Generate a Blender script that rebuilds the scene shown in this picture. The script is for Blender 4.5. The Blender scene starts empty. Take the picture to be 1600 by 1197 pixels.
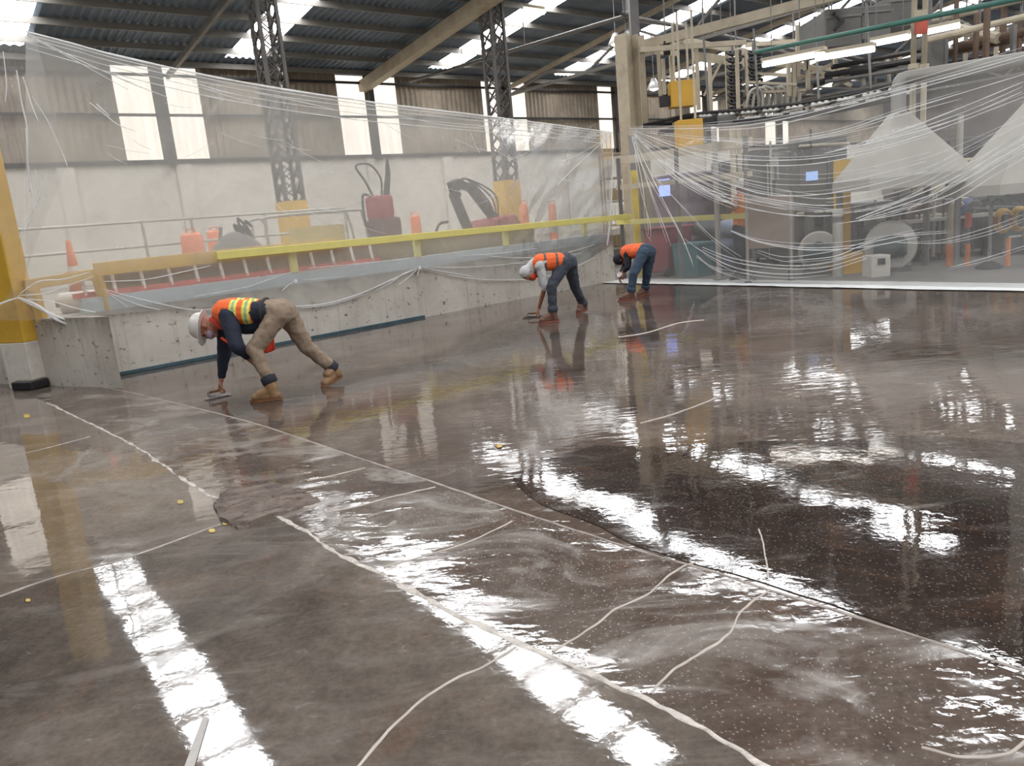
import bpy, bmesh, math, random
from mathutils import Vector, Matrix, noise
random.seed(7)
scene = bpy.context.scene
COL = scene.collection
V = Vector

# ---------------------------------------------------------------- camera, world, exposure
FPX = 1200.0
CAM_H = 1.5
PITCH = math.atan(255.0 / FPX)
ROLL = math.atan(0.094)
_X = V((1, 0, 0)); FW = V((0, math.cos(PITCH), -math.sin(PITCH))); _U0 = V((0, math.sin(PITCH), math.cos(PITCH)))
CR = math.cos(ROLL) * _X - math.sin(ROLL) * _U0
CU = math.sin(ROLL) * _X + math.cos(ROLL) * _U0
CO = V((0, 0, CAM_H))
cam_data = bpy.data.cameras.new('camera')
cam_data.sensor_width = 36.0
cam_data.lens = 36.0 * FPX / 1600.0
cam_data.clip_end = 400
cam = bpy.data.objects.new('camera', cam_data)
mw = Matrix((CR, CU, -FW)).transposed().to_4x4()
mw.translation = CO
cam.matrix_world = mw
COL.objects.link(cam)
scene.camera = cam

world = bpy.data.worlds.new('world'); scene.world = world
world.use_nodes = True
world.node_tree.nodes['Background'].inputs[0].default_value = (0.93, 0.96, 1.0, 1)
world.node_tree.nodes['Background'].inputs[1].default_value = 0.55
scene.view_settings.view_transform = 'Standard'
scene.view_settings.look = 'None'
scene.view_settings.gamma = 1
scene.view_settings.use_curve_mapping = False
scene.view_settings.exposure = 0.38
scene.cycles.transparent_max_bounces = 24
scene.cycles.max_bounces = 8
SKY_STRENGTH = 11.0        # daylight through the roof lights
WALL_STRENGTH = 1.15       # daylight through the dusty wall sheets

# ---------------------------------------------------------------- survey helpers (sight lines of the photograph onto real planes)
def ray(px, py): return FW + CR * ((px - 800) / FPX) - CU * ((py - 598.5) / FPX)
def at_z(px, py, z=0.0):
    d = ray(px, py); return CO + d * ((z - CAM_H) / d.z)
def at_Y(px, py, Y):
    d = ray(px, py); return CO + d * (Y / d.y)
def at_plane(px, py, P, n):
    d = ray(px, py); return CO + d * ((P - CO).dot(n) / d.dot(n))
# the low dock wall
LA = V((-3.41, 11.27, 0)); LD = V((0.738, 0.675, 0)).normalized(); LN = V((-LD.y, LD.x, 0))
def LQ(px, py, q=0.0): return at_plane(px, py, LA + LN * q, LN)
def LP(s, q, z): return LA + LD * s + LN * q + V((0, 0, z))
def Ls(p): return (p - LA).dot(LD)
# the right hand film screen
SA = V((2.38, 16.45, 0)); SD = V((0.56, -0.83, 0)).normalized(); SN = V((-SD.y, SD.x, 0))
def RQ(px, py, q=0.0): return at_plane(px, py, SA + SN * q, SN)
def RP(s, q, z): return SA + SD * s + SN * q + V((0, 0, z))
# the building wall
W0 = V((-5.99, 25, 0)); _yw = math.radians(52)
WD = V((math.sin(_yw), math.cos(_yw), 0)); WN = V((WD.y, -WD.x, 0))
def WP(t, n, z): return W0 + WD * t + WN * n + V((0, 0, z))
def WQ(px, py, n=0.0): return at_plane(px, py, W0 + WN * n, WN)
EAVE = 6.6; SLOPE = 0.125; RIDGE = 16.0
def roof_z(n): return EAVE + SLOPE * n if n < RIDGE else EAVE + SLOPE * (2 * RIDGE - n)

# ---------------------------------------------------------------- materials
def s2l(c):
    return tuple(((x / 255) / 12.92 if x / 255 <= 0.04045 else ((x / 255 + 0.055) / 1.055) ** 2.4) for x in c)
MATS = {}
def nd(nt, t, **kw):
    n = nt.nodes.new(t)
    for k, v in kw.items(): setattr(n, k, v)
    return n
def ramp(nt, src, stops):
    r = nd(nt, 'ShaderNodeValToRGB')
    while len(r.color_ramp.elements) < len(stops): r.color_ramp.elements.new(0.5)
    for e, (p, c) in zip(r.color_ramp.elements, stops):
        e.position = p; e.color = (*c, 1) if len(c) == 3 else c
    nt.links.new(src, r.inputs[0]); return r.outputs[0]
def g(v): return (v, v, v)
def base(name):
    m = bpy.data.materials.new(name); m.use_nodes = True
    nt = m.node_tree; nt.nodes.clear()
    out = nd(nt, 'ShaderNodeOutputMaterial'); MATS[name] = m
    return m, nt, out
def coords(nt, scale=(1, 1, 1), rot=(0, 0, 0)):
    tc = nd(nt, 'ShaderNodeTexCoord'); mp = nd(nt, 'ShaderNodeMapping')
    mp.inputs['Scale'].default_value = scale; mp.inputs['Rotation'].default_value = rot
    nt.links.new(tc.outputs['Object'], mp.inputs[0]); return mp.outputs[0]
def nz(nt, vec, scale, detail=4, rough=0.55, dist=0.0):
    n = nd(nt, 'ShaderNodeTexNoise'); n.inputs['Scale'].default_value = scale
    n.inputs['Detail'].default_value = detail; n.inputs['Roughness'].default_value = rough
    n.inputs['Distortion'].default_value = dist
    nt.links.new(vec, n.inputs['Vector']); return n.outputs['Fac']
def mixc(nt, fac, a, b, mode='MIX'):
    m = nd(nt, 'ShaderNodeMix', data_type='RGBA', blend_type=mode)
    for s, v in ((m.inputs[0], fac), (m.inputs[6], a), (m.inputs[7], b)):
        if hasattr(v, 'is_linked'): nt.links.new(v, s)
        elif isinstance(v, (tuple, list)): s.default_value = (*v, 1) if len(v) == 3 else v
        else: s.default_value = v
    return m.outputs[2]
def bump(nt, h, strength, dist, normal=None):
    b = nd(nt, 'ShaderNodeBump'); b.inputs['Strength'].default_value = strength; b.inputs['Distance'].default_value = dist
    nt.links.new(h, b.inputs['Height'])
    if normal is not None: nt.links.new(normal, b.inputs['Normal'])
    return b.outputs[0]
def M(name, col, rough=0.6, metal=0.0, var=0.18, scale=7.0, bmp=0.0, dirt=None, dirt_amt=0.5):
    if name in MATS: return MATS[name]
    m, nt, out = base(name); c = s2l(col)
    p = nd(nt, 'ShaderNodeBsdfPrincipled'); v = coords(nt)
    n1 = nz(nt, v, scale, 5, 0.6)
    lo = tuple(x * (1 - var) for x in c); hi = tuple(min(1, x * (1 + var)) for x in c)
    cc = ramp(nt, n1, [(0.3, lo), (0.7, hi)])
    if dirt:
        d = ramp(nt, nz(nt, v, scale * 0.6, 6, 0.7), [(0.5, g(0)), (0.72, g(dirt_amt))])
        cc = mixc(nt, d, cc, s2l(dirt))
    nt.links.new(cc, p.inputs['Base Color'])
    p.inputs['Roughness'].default_value = rough; p.inputs['Metallic'].default_value = metal
    if bmp: nt.links.new(bump(nt, nz(nt, v, scale * 4, 4), 0.5, bmp), p.inputs['Normal'])
    nt.links.new(p.outputs[0], out.inputs[0]); return m
def E_(name, col, strength, streak=None):
    if name in MATS: return MATS[name]
    m, nt, out = base(name)
    e = nd(nt, 'ShaderNodeEmission'); e.inputs[1].default_value = strength
    c = s2l(col)
    if streak:
        v = coords(nt, streak)
        cc = ramp(nt, nz(nt, v, 1.0, 5, 0.65), [(0.3, tuple(x * .72 for x in c)), (0.62, c)])
        nt.links.new(cc, e.inputs[0])
    else: e.inputs[0].default_value = (*c, 1)
    nt.links.new(e.outputs[0], out.inputs[0]); return m
def film_mat(name, haze, col=(236, 236, 232), rough=0.12, gloss=0.5, patch=0.35, wrinkle=0.004, wscale=5.0):
    """Thin polythene: mostly see-through, a milky scatter, a glossy skin with small creases."""
    m, nt, out = base(name)
    tr = nd(nt, 'ShaderNodeBsdfTransparent'); tr.inputs[0].default_value = (0.97, 0.97, 0.965, 1)
    df = nd(nt, 'ShaderNodeBsdfDiffuse'); df.inputs[0].default_value = (*s2l(col), 1)
    tl = nd(nt, 'ShaderNodeBsdfTranslucent'); tl.inputs[0].default_value = (*s2l(col), 1)
    ad = nd(nt, 'ShaderNodeMixShader'); ad.inputs[0].default_value = 0.5
    nt.links.new(df.outputs[0], ad.inputs[1]); nt.links.new(tl.outputs[0], ad.inputs[2])
    v = coords(nt, (1, 1, 1))
    hz = ramp(nt, nz(nt, v, 1.3, 5, 0.6, 0.8), [(0.25, g(max(0, haze * (1 - patch)))), (0.75, g(min(1, haze * (1 + patch))))])
    mx = nd(nt, 'ShaderNodeMixShader'); nt.links.new(hz, mx.inputs[0])
    nt.links.new(tr.outputs[0], mx.inputs[1]); nt.links.new(ad.outputs[0], mx.inputs[2])
    gl = nd(nt, 'ShaderNodeBsdfGlossy'); gl.inputs['Roughness'].default_value = rough
    h = nz(nt, coords(nt, (1, 1, 0.45), (0.3, 0.5, 0.2)), wscale, 5, 0.6, 1.5)
    bn = bump(nt, h, 1.0, wrinkle)
    nt.links.new(bn, gl.inputs['Normal'])
    fr = nd(nt, 'ShaderNodeFresnel'); fr.inputs[0].default_value = 1.4; nt.links.new(bn, fr.inputs['Normal'])
    mu = nd(nt, 'ShaderNodeMath', operation='MULTIPLY'); mu.inputs[1].default_value = gloss
    nt.links.new(fr.outputs[0], mu.inputs[0])
    m2 = nd(nt, 'ShaderNodeMixShader'); nt.links.new(mu.outputs[0], m2.inputs[0])
    nt.links.new(mx.outputs[0], m2.inputs[1]); nt.links.new(gl.outputs[0], m2.inputs[2])
    nt.links.new(m2.outputs[0], out.inputs[0]); return m

# ---------------------------------------------------------------- mesh builder
ORIG = {}
class MB:
    def __init__(self): self.v = []; self.f = []; self.m = []
    def add(self, vs, fs, mi=0):
        o = len(self.v); self.v += [V(x) for x in vs]; self.f += [tuple(i + o for i in f) for f in fs]; self.m += [mi] * len(fs); return self
    def box(self, c, sx, sy, sz, ax=None, ay=None, az=None, mi=0):
        ax = ax or V((1, 0, 0)); ay = ay or V((0, 1, 0)); az = az or V((0, 0, 1)); c = V(c)
        vs = [c + ax * (sx / 2 * i) + ay * (sy / 2 * j) + az * (sz / 2 * k) for k in (-1, 1) for j in (-1, 1) for i in (-1, 1)]
        return self.add(vs, [(0, 2, 3, 1), (4, 5, 7, 6), (0, 1, 5, 4), (2, 6, 7, 3), (0, 4, 6, 2), (1, 3, 7, 5)], mi)
    def bar(self, p0, p1, w, h, up=None, mi=0):
        p0 = V(p0); p1 = V(p1); d = p1 - p0; L = d.length; d = d / L
        up = up or (V((0, 0, 1)) if abs(d.z) < 0.95 else V((1, 0, 0)))
        sd = d.cross(up).normalized(); u2 = sd.cross(d).normalized()
        return self.box((p0 + p1) / 2, L, w, h, d, sd, u2, mi)
    def tube(self, pts, r, n=8, closed=True, flat=1.0, mi=0):
        pts = [V(p) for p in pts]; rs = r if isinstance(r, (list, tuple)) else [r] * len(pts)
        rings = []; prev = None
        for i, p in enumerate(pts):
            d = (pts[min(i + 1, len(pts) - 1)] - pts[max(i - 1, 0)])
            d = d.normalized() if d.length > 1e-9 else V((0, 0, 1))
            a = V((0, 0, 1)) if abs(d.z) < 0.9 else V((1, 0, 0))
            if prev is not None and (prev - d * prev.dot(d)).length > 1e-4: s = (prev - d * prev.dot(d)).normalized()
            else: s = d.cross(a).normalized()
            prev = s; u = d.cross(s)
            rings.append([p + (s * math.cos(2 * math.pi * k / n) + u * math.sin(2 * math.pi * k / n) * flat) * rs[i] for k in range(n)])
        o = len(self.v); self.v += [x for rg in rings for x in rg]
        for i in range(len(rings) - 1):
            for k in range(n):
                a = o + i * n + k; b = o + i * n + (k + 1) % n
                self.f.append((a, b, b + n, a + n)); self.m.append(mi)
        if closed:
            self.f.append(tuple(o + k for k in range(n))[::-1]); self.f.append(tuple(o + (len(rings) - 1) * n + k for k in range(n))); self.m += [mi, mi]
        return self
    def cyl(self, p0, p1, r0, r1=None, n=16, mi=0):
        return self.tube([p0, p1], [r0, r0 if r1 is None else r1], n, True, 1.0, mi)
    def capsule(self, p0, p1, r0, r1=None, n=12):
        r1 = r0 if r1 is None else r1
        p0 = V(p0); p1 = V(p1); d = p1 - p0
        d = d.normalized() if d.length > 1e-6 else V((0, 0, 1))
        pts = []; rs = []
        for k in range(5):
            a = math.pi / 2 * (k + 0.25) / 4.25 if k < 5 else 0
            pts.append(p0 - d * (r0 * math.cos(a))); rs.append(max(1e-4, r0 * math.sin(a)))
        for k in range(4, -1, -1):
            a = math.pi / 2 * (k + 0.25) / 4.25
            pts.append(p1 + d * (r1 * math.cos(a))); rs.append(max(1e-4, r1 * math.sin(a)))
        return self.tube(pts, rs, n)
    def ell(self, c, ax, ay, az, rx, ry, rz, nu=16, nv=10):
        c = V(c); vs = []; fs = []
        for j in range(nv + 1):
            th = math.pi * (j + 0.02) / (nv + 0.04)
            for i in range(nu):
                ph = 2 * math.pi * i / nu
                vs.append(c + ax * (rx * math.sin(th) * math.cos(ph)) + ay * (ry * math.sin(th) * math.sin(ph)) + az * (rz * math.cos(th)))
        for j in range(nv):
            for i in range(nu):
                a = j * nu + i; b = j * nu + (i + 1) % nu; fs.append((a, a + nu, b + nu, b))
        fs.append(tuple(range(nu))); fs.append(tuple(range(nv * nu, nv * nu + nu))[::-1])
        return self.add(vs, fs)
    def lathe(self, c, axis, prof, n=24, mi=0):
        c = V(c); axis = V(axis).normalized(); a = V((0, 0, 1)) if abs(axis.z) < 0.9 else V((1, 0, 0))
        s = axis.cross(a).normalized(); u = axis.cross(s); vs = []; fs = []
        for (r, h) in prof:
            for k in range(n):
                t = 2 * math.pi * k / n; vs.append(c + axis * h + (s * math.cos(t) + u * math.sin(t)) * r)
        for i in range(len(prof) - 1):
            for k in range(n):
                a0 = i * n + k; b0 = i * n + (k + 1) % n; fs.append((a0, b0, b0 + n, a0 + n))
        return self.add(vs, fs, mi)
    def prism(self, poly, h):
        """poly: list of Vectors (a planar outline); h: extrusion Vector"""
        n = len(poly); vs = [V(p) for p in poly] + [V(p) + V(h) for p in poly]
        return self.add(vs, [tuple(range(n))[::-1], tuple(range(n, 2 * n))] + [(i, (i + 1) % n, n + (i + 1) % n, n + i) for i in range(n)])
    def grid(self, fn, nu, nv, mi=0):
        vs = [fn(i / nu, j / nv) for j in range(nv + 1) for i in range(nu + 1)]
        fs = [(j * (nu + 1) + i, j * (nu + 1) + i + 1, (j + 1) * (nu + 1) + i + 1, (j + 1) * (nu + 1) + i) for j in range(nv) for i in range(nu)]
        return self.add(vs, fs, mi)
    def build(self, name, mat, parent=None, smooth=False, loc=None, bevel=0.0, fix=True):
        me = bpy.data.meshes.new(name)
        if parent is not None: o0 = ORIG[parent.name]
        else:
            if loc is None:
                xs = [p.x for p in self.v]; ys = [p.y for p in self.v]; zs = [p.z for p in self.v]
                loc = V(((min(xs) + max(xs)) / 2, (min(ys) + max(ys)) / 2, min(zs)))
            o0 = V(loc)
        me.from_pydata([tuple(p - o0) for p in self.v], [], self.f)
        mats = mat if isinstance(mat, (list, tuple)) else [mat]
        for m in mats: me.materials.append(m)
        for p, mi in zip(me.polygons, self.m): p.material_index = mi; p.use_smooth = smooth
        if fix:
            bm = bmesh.new(); bm.from_mesh(me); bmesh.ops.recalc_face_normals(bm, faces=bm.faces); bm.to_mesh(me); bm.free()
        me.update()
        o = bpy.data.objects.new(name, me); COL.objects.link(o)
        if parent is not None: o.parent = parent
        else: o.location = o0
        ORIG[o.name] = o0
        if bevel:
            b = o.modifiers.new('bevel', 'BEVEL'); b.width = bevel; b.segments = 2; b.limit_method = 'ANGLE'
        return o
def tag(o, label, cat, group=None):
    o['label'] = label; o['category'] = cat
    if group: o['group'] = group
    return o
def thing(name, label, cat, loc, group=None):
    o = bpy.data.objects.new(name, None); COL.objects.link(o); o.location = loc; o.empty_display_size = 0.2
    ORIG[o.name] = V(loc); return tag(o, label, cat, group)
def st(o):
    o['kind'] = 'structure'; return o
def copy_tree(o, delta, label=None, rz=None):
    c = o.copy(); COL.objects.link(c); c.location = o.location + V(delta)
    ORIG[c.name] = ORIG[o.name] + V(delta)
    if label: c['label'] = label
    if rz is not None: c.rotation_euler.z = rz
    for ch in list(o.children):
        d = ch.copy(); COL.objects.link(d); d.parent = c
        for gch in list(ch.children):
            e = gch.copy(); COL.objects.link(e); e.parent = d
    return c
def spline(pts, n=8):
    """Catmull-Rom through points (Vectors of any size)"""
    out = []
    P = [pts[0]] + list(pts) + [pts[-1]]
    for i in range(1, len(P) - 2):
        for k in range(n):
            t = k / n; a, b, c, d = P[i - 1], P[i], P[i + 1], P[i + 2]
            out.append(0.5 * ((2 * b) + (c - a) * t + (2 * a - 5 * b + 4 * c - d) * t * t + (3 * b - a - 3 * c + d) * t ** 3))
    out.append(P[-2]); return out
def interp(tab, x):
    for (x0, y0), (x1, y1) in zip(tab, tab[1:]):
        if x <= x1: return y0 + (y1 - y0) * (x - x0) / (x1 - x0)
    (x0, y0), (x1, y1) = tab[-2:]
    return y0 + (y1 - y0) * (x - x0) / (x1 - x0)

# ================================================================ THE SETTING
m_roof = M('roof_sheet', (98, 110, 122), 0.55, 0.2, 0.2, 1.5)
m_clad = M('wall_cladding', (150, 138, 122), 0.7, 0.1, 0.25, 1.2, dirt=(90, 78, 66), dirt_amt=0.6)
m_paint = M('white_masonry', (206, 200, 190), 0.85, 0, 0.06, 1.0, dirt=(160, 152, 140), dirt_amt=0.35)
m_steel = M('grey_steel', (118, 116, 114), 0.55, 0.4, 0.15, 5)
m_dark = M('dark_steel', (52, 50, 50), 0.6, 0.3, 0.2, 5)
m_beige = M('beige_steel', (172, 160, 138), 0.6, 0.0, 0.12, 3, dirt=(112, 98, 82), dirt_amt=0.5)
m_sky = E_('roof_light', (252, 253, 255), SKY_STRENGTH)
m_wlight = E_('wall_light', (255, 244, 230), WALL_STRENGTH, (5.0, 5.0, 0.35))

STRIPS = [-13.4, -7.45, -1.57, 5.25, 10.95, 16.9, 22.9, 28.9, 34.9]
def corr(t, pitch=0.2, d=0.022):
    p = (t / pitch) % 1.0
    return d * max(-1, min(1, 2.2 * math.sin(2 * math.pi * p)))
def roof_panel(name, mat, t0, t1, ns, dz=0.0, step=0.05):
    k = max(1, round((t1 - t0) / step)); b = MB()
    b.grid(lambda u, v: (lambda t, n: WP(t, n, roof_z(n) + corr(t) + dz))(t0 + (t1 - t0) * u, ns[round(v * (len(ns) - 1))]), k, len(ns) - 1)
    return st(b.build(name, mat, smooth=False))
edge = -20.0
ceil_root = bpy.data.objects.new('ceiling', None); COL.objects.link(ceil_root); ceil_root.location = WP(0, RIDGE, 8.6)
ORIG['ceiling'] = V(ceil_root.location); st(ceil_root)
def ceil_part(name, b, mat): return st(b.build(name, mat, ceil_root))
def roof_bm(t0, t1, ns, step=0.05):
    k = max(1, round((t1 - t0) / step)); b = MB()
    return b.grid(lambda u, v: (lambda t, n: WP(t, n, roof_z(n) + corr(t)))(t0 + (t1 - t0) * u, ns[round(v * (len(ns) - 1))]), k, len(ns) - 1)
for c in STRIPS + [60.0]:
    ceil_part('roof_sheet', roof_bm(edge, c - 0.5, [0, RIDGE, 34]), m_roof)
    if c < 50:
        ceil_part('roof_sheet', roof_bm(c - 0.5, c + 0.5, [0, 0.72]), m_roof)
        ceil_part('roof_light', roof_bm(c - 0.5, c + 0.5, [0.72, 15.2]), m_sky)
        ceil_part('roof_sheet', roof_bm(c - 0.5, c + 0.5, [15.2, RIDGE, 17.0]), m_roof)
        ceil_part('roof_light', roof_bm(c - 0.5, c + 0.5, [17.0, 31.0]), m_sky)
        ceil_part('roof_sheet', roof_bm(c - 0.5, c + 0.5, [31.0, 34]), m_roof)
    edge = c + 0.5
m_purlin = M('purlin_steel', (122, 118, 112), 0.6, 0.1, 0.15, 2)
n = 0.25
while n < 33:
    b = MB(); b.bar(WP(-20, n, roof_z(n) - 0.10), WP(60, n, roof_z(n) - 0.10), 0.05, 0.15)
    ceil_part('purlin', b, m_purlin); n += 1.15
FRAMES = [-9.6, -3.5, 2.6, 8.6, 14.6, 20.6, 26.6, 32.6]
for t in FRAMES:
    b = MB(); w_, h_ = (0.32, 0.32) if t == 2.6 else (0.09, 0.14)
    for n0, n1 in ((0.0, RIDGE), (RIDGE, 34)):
        b.bar(WP(t, n0, roof_z(n0) - 0.30 - h_ / 2), WP(t, n1, roof_z(n1) - 0.30 - h_ / 2), w_, h_)
    ceil_part('rafter', b, m_beige if t >= 2.6 else m_purlin)
    if t >= 8:                                         # truss webs and bottom chords of the deeper bays
        b = MB(); b.bar(WP(t, 0.3, 6.0), WP(t, 33.5, 6.0), 0.09, 0.10)
        k = 0.3; up = True
        while k < 31:
            k2 = k + 2.0; za, zb = (6.0, roof_z(k2) - 0.5) if up else (roof_z(k) - 0.5, 6.0)
            b.bar(WP(t, k, za), WP(t, k2, zb), 0.07, 0.07); k = k2; up = not up
        ceil_part('truss_web', b, m_purlin)

# --- building wall: masonry below, corrugated sheets above, pairs of translucent sheets as windows
ZB = 3.93
PAIRS = [(-16.6, -15.7), (-15.3, -14.4), (-10.9, -10.0), (-9.6, -8.7), (-4.93, -3.98), (-3.6, -2.68), (1.66, 2.64), (2.93, 3.84), (7.5, 8.4), (8.72, 9.58), (13.48, 14.28), (14.62, 15.42),
         (19.5, 20.4), (20.8, 21.6), (25.5, 26.4), (26.8, 27.6)]
wr = bpy.data.objects.new('wall_left', None); COL.objects.link(wr); wr.location = WP(0, 0, 0); ORIG['wall_left'] = V(wr.location); st(wr)
b = MB(); b.prism([WP(-20, 0, 0), WP(60, 0, 0), WP(60, 0, ZB), WP(-20, 0, ZB)], -WN * 0.25); st(b.build('masonry', m_paint, wr))
for t in FRAMES + [-6.5, -0.4, 5.6, 11.6, 17.6]:
    b = MB(); b.box(WP(t, 0.03, ZB / 2), 0.42, 0.08, ZB, WD, WN); st(b.build('pier', m_paint, wr))
def clad_bm(t0, t1, z0, z1, off=-0.05):
    k = max(1, round((t1 - t0) / 0.05)); b = MB()
    return b.grid(lambda u, v: WP(t0 + (t1 - t0) * u, off + corr(t0 + (t1 - t0) * u), z0 + (z1 - z0) * v), k, 1)
e = -20.0
for i, (a, c) in enumerate(PAIRS + [(60, 60)]):
    st(clad_bm(e, a, ZB, EAVE + 0.05).build('cladding', m_clad, wr)); e = c
    if a < 50:
        o = st(clad_bm(a, c, ZB + 0.02, EAVE - 0.12).build('window_%d' % (i + 1), m_wlight))
for z in (ZB + 0.02, 5.2, 6.25):
    b = MB(); b.bar(WP(-20, 0.06, z), WP(60, 0.06, z), 0.07, 0.07 if z > 4 else 0.12); st(b.build('girt', m_dark, wr))
for (a_, b_), (c_, d_) in zip(PAIRS[::2], PAIRS[1::2]):
    b = MB(); b.box(WP((b_ + c_) / 2, 0.12, EAVE / 2 + 1.9), 0.17, 0.16, EAVE - 3.8 + 0.0, WD, WN); st(b.build('wall_post', m_dark, wr))
b = MB(); b.box(WP(20, 0.0, EAVE + 0.02), 80, 0.28, 0.22, WD, WN); st(b.build('eaves_gutter', m_dark, wr))
m_back = M('far_wall', (84, 79, 74), 0.8, 0, 0.3, 0.8)
b = MB(); b.prism([WP(38, -1, -0.2), WP(38, 40, -0.2), WP(38, 40, 9), WP(38, -1, 9)], WD * 0.2); st(b.build('wall_back', m_back))
b = MB(); b.prism([WP(-19.8, -0.2, -0.2), WP(-19.8, 30, -0.2), WP(-19.8, 30, 8.6), WP(-19.8, -0.2, 7)], -WD * 0.2); st(b.build('wall_side', m_back))

# --- floor: the resin-wet slabs
fr = bpy.data.objects.new('floor', None); COL.objects.link(fr); ORIG['floor'] = V((0, 0, 0)); st(fr)
def floor_mat(name, cols, dust, r_lo, r_hi, waves, rot=0.7, dust_stretch=(1, 2.5, 1), cov=(0.52, 0.75), ior=1.5, speck=0.0):
    """cols: dark, mid, light patches; dust: pale milky swirls; waves: list of (scale, stretch, rot, height)"""
    m, nt, out = base(name); v = coords(nt)
    a = nz(nt, v, 0.55, 7, 0.62, 0.6)
    cc = ramp(nt, a, [(0.34, s2l(cols[0])), (0.5, s2l(cols[1])), (0.68, s2l(cols[2]))])
    fine = ramp(nt, nz(nt, v, 9, 6, 0.7), [(0.3, g(0.72)), (0.7, g(1.12))])
    cc = mixc(nt, 1.0, cc, fine, 'MULTIPLY')
    rs = ramp(nt, nz(nt, v, 1.9, 8, 0.68, 1.0), [(0.54, g(0)), (0.72, g(0.45))])
    cc = mixc(nt, rs, cc, s2l((112, 84, 66)))
    sc_f = ramp(nt, nz(nt, coords(nt, (1, 2.4, 1), (0, 0, 0.5)), 7, 8, 0.72, 1.2), [(0.60, g(0)), (0.72, g(0.4))])
    cc = mixc(nt, sc_f, cc, s2l((158, 151, 144)))
    gr = ramp(nt, nz(nt, v, 38, 5, 0.75), [(0.32, g(0.80)), (0.68, g(1.14))])
    cc = mixc(nt, 1.0, cc, gr, 'MULTIPLY')
    d = ramp(nt, nz(nt, coords(nt, dust_stretch, (0, 0, rot)), 1.1, 8, 0.6, 2.2), [(cov[0], g(0)), (cov[1], g(dust[1]))])
    cc = mixc(nt, d, cc, s2l(dust[0]))
    p = nd(nt, 'ShaderNodeBsdfPrincipled'); p.inputs['IOR'].default_value = ior
    nt.links.new(cc, p.inputs['Base Color'])
    r0 = ramp(nt, nz(nt, v, 1.7, 6, 0.65), [(0.35, g(r_lo)), (0.7, g(r_hi))])
    r1 = mixc(nt, d, r0, g(min(1, r_hi + 0.25)))
    nt.links.new(r1, p.inputs['Roughness'])
    nrm = None
    for sc_, stt, rt, h in waves:
        nrm = bump(nt, nz(nt, coords(nt, stt, (0, 0, rt)), sc_, 2.5, 0.45, 0.4), 1.0, h, nrm)
    if speck:
        vo = nd(nt, 'ShaderNodeTexVoronoi'); vo.inputs['Scale'].default_value = 55; nt.links.new(v, vo.inputs['Vector'])
        sp = ramp(nt, vo.outputs['Distance'], [(0.0, g(1)), (0.22, g(0))])
        nrm = bump(nt, sp, 1.0, speck, nrm)
    if nrm is not None: nt.links.new(nrm, p.inputs['Normal'])
    nt.links.new(p.outputs[0], out.inputs[0]); return m
m_f_far = floor_mat('wet_floor_far', [(62, 51, 44), (90, 78, 70), (116, 104, 95)], ((160, 152, 145), 0.35), 0.015, 0.05,
                    [(0.8, (1, 1, 1), 0.2, 0.005), (3.2, (1, 2.2, 1), 0.1, 0.0012), (10, (0.6, 1.6, 1), 0.1, 0.0009)], cov=(0.55, 0.8), ior=1.48)
m_f_near = floor_mat('wet_floor_near', [(72, 64, 58), (101, 92, 84), (126, 116, 106)], ((160, 153, 146), 0.4), 0.015, 0.06,
                     [(0.7, (1, 1, 1), 0.2, 0.009), (6, (1, 1, 1), 0.5, 0.0005), (30, (1, 1, 1), 0.5, 0.00015)], cov=(0.52, 0.85), ior=1.6)
m_f_side = floor_mat('wet_floor_side', [(92, 82, 74), (116, 106, 97), (138, 128, 118)], ((164, 157, 150), 0.4), 0.015, 0.05,
                     [(0.9, (1, 1, 1), 0.2, 0.005), (8, (1, 1, 1), 0.5, 0.0005)], cov=(0.52, 0.85), ior=1.75)
m_f_strip = floor_mat('wet_floor_strip', [(60, 43, 36), (94, 82, 74), (130, 122, 113)], ((176, 170, 163), 0.7), 0.02, 0.10,
                      [(0.9, (1, 1.7, 1), -0.75, 0.020), (4, (1, 2, 1), -0.6, 0.004), (22, (1, 1, 1), 0, 0.0006)], cov=(0.50, 0.76), dust_stretch=(1, 1.7, 1), ior=1.6, speck=0.0006)
m_f_dark = floor_mat('wet_floor_dark', [(44, 34, 30), (60, 50, 44), (92, 81, 74)], ((128, 119, 112), 0.35), 0.015, 0.06,
                     [(0.55, (1, 1.2, 1), 0.4, 0.013), (2.6, (1, 1.4, 1), 0.4, 0.0010), (25, (1, 1, 1), 0.5, 0.0003)], cov=(0.56, 0.82), ior=1.6, speck=0.0006)
m_f_dry = M('dry_concrete', (116, 112, 107), 0.7, 0, 0.12, 1.5, dirt=(110, 102, 96), dirt_amt=0.5)
Z = lambda *q: [at_z(*x) for x in q]
def flat(name, pts, z, mat, jag=0.0, seg=0.12):
    P = [V((p.x, p.y, z)) for p in pts]
    if jag:
        Q = []
        for a, c in zip(P, P[1:] + P[:1]):
            k = max(1, int((c - a).length / seg))
            for i in range(k):
                q = a.lerp(c, i / k); Q.append(q + V((noise.noise(q * 2.1) + 0.5 * noise.noise(q * 7), noise.noise(q * 2.3 + V((9, 0, 0))) + 0.5 * noise.noise(q * 6.5 + V((4, 4, 0))), 0)) * jag)
        P = Q
    b = MB(); b.add(P, [tuple(range(len(P)))])
    return st(b.build(name, mat, fr))
b = MB(); b.box((0, 8, -0.15), 60, 60, 0.3); st(b.build('slab', m_f_far, fr))
J1 = [at_z(*q) for q in [(20, 607), (75, 630), (200, 692), (265, 735), (330, 775), (450, 815), (520, 862), (600, 900), (700, 955), (800, 1000), (880, 1038), (1000, 1090), (1100, 1142), (1190, 1197), (1400, 1330)]]
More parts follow.
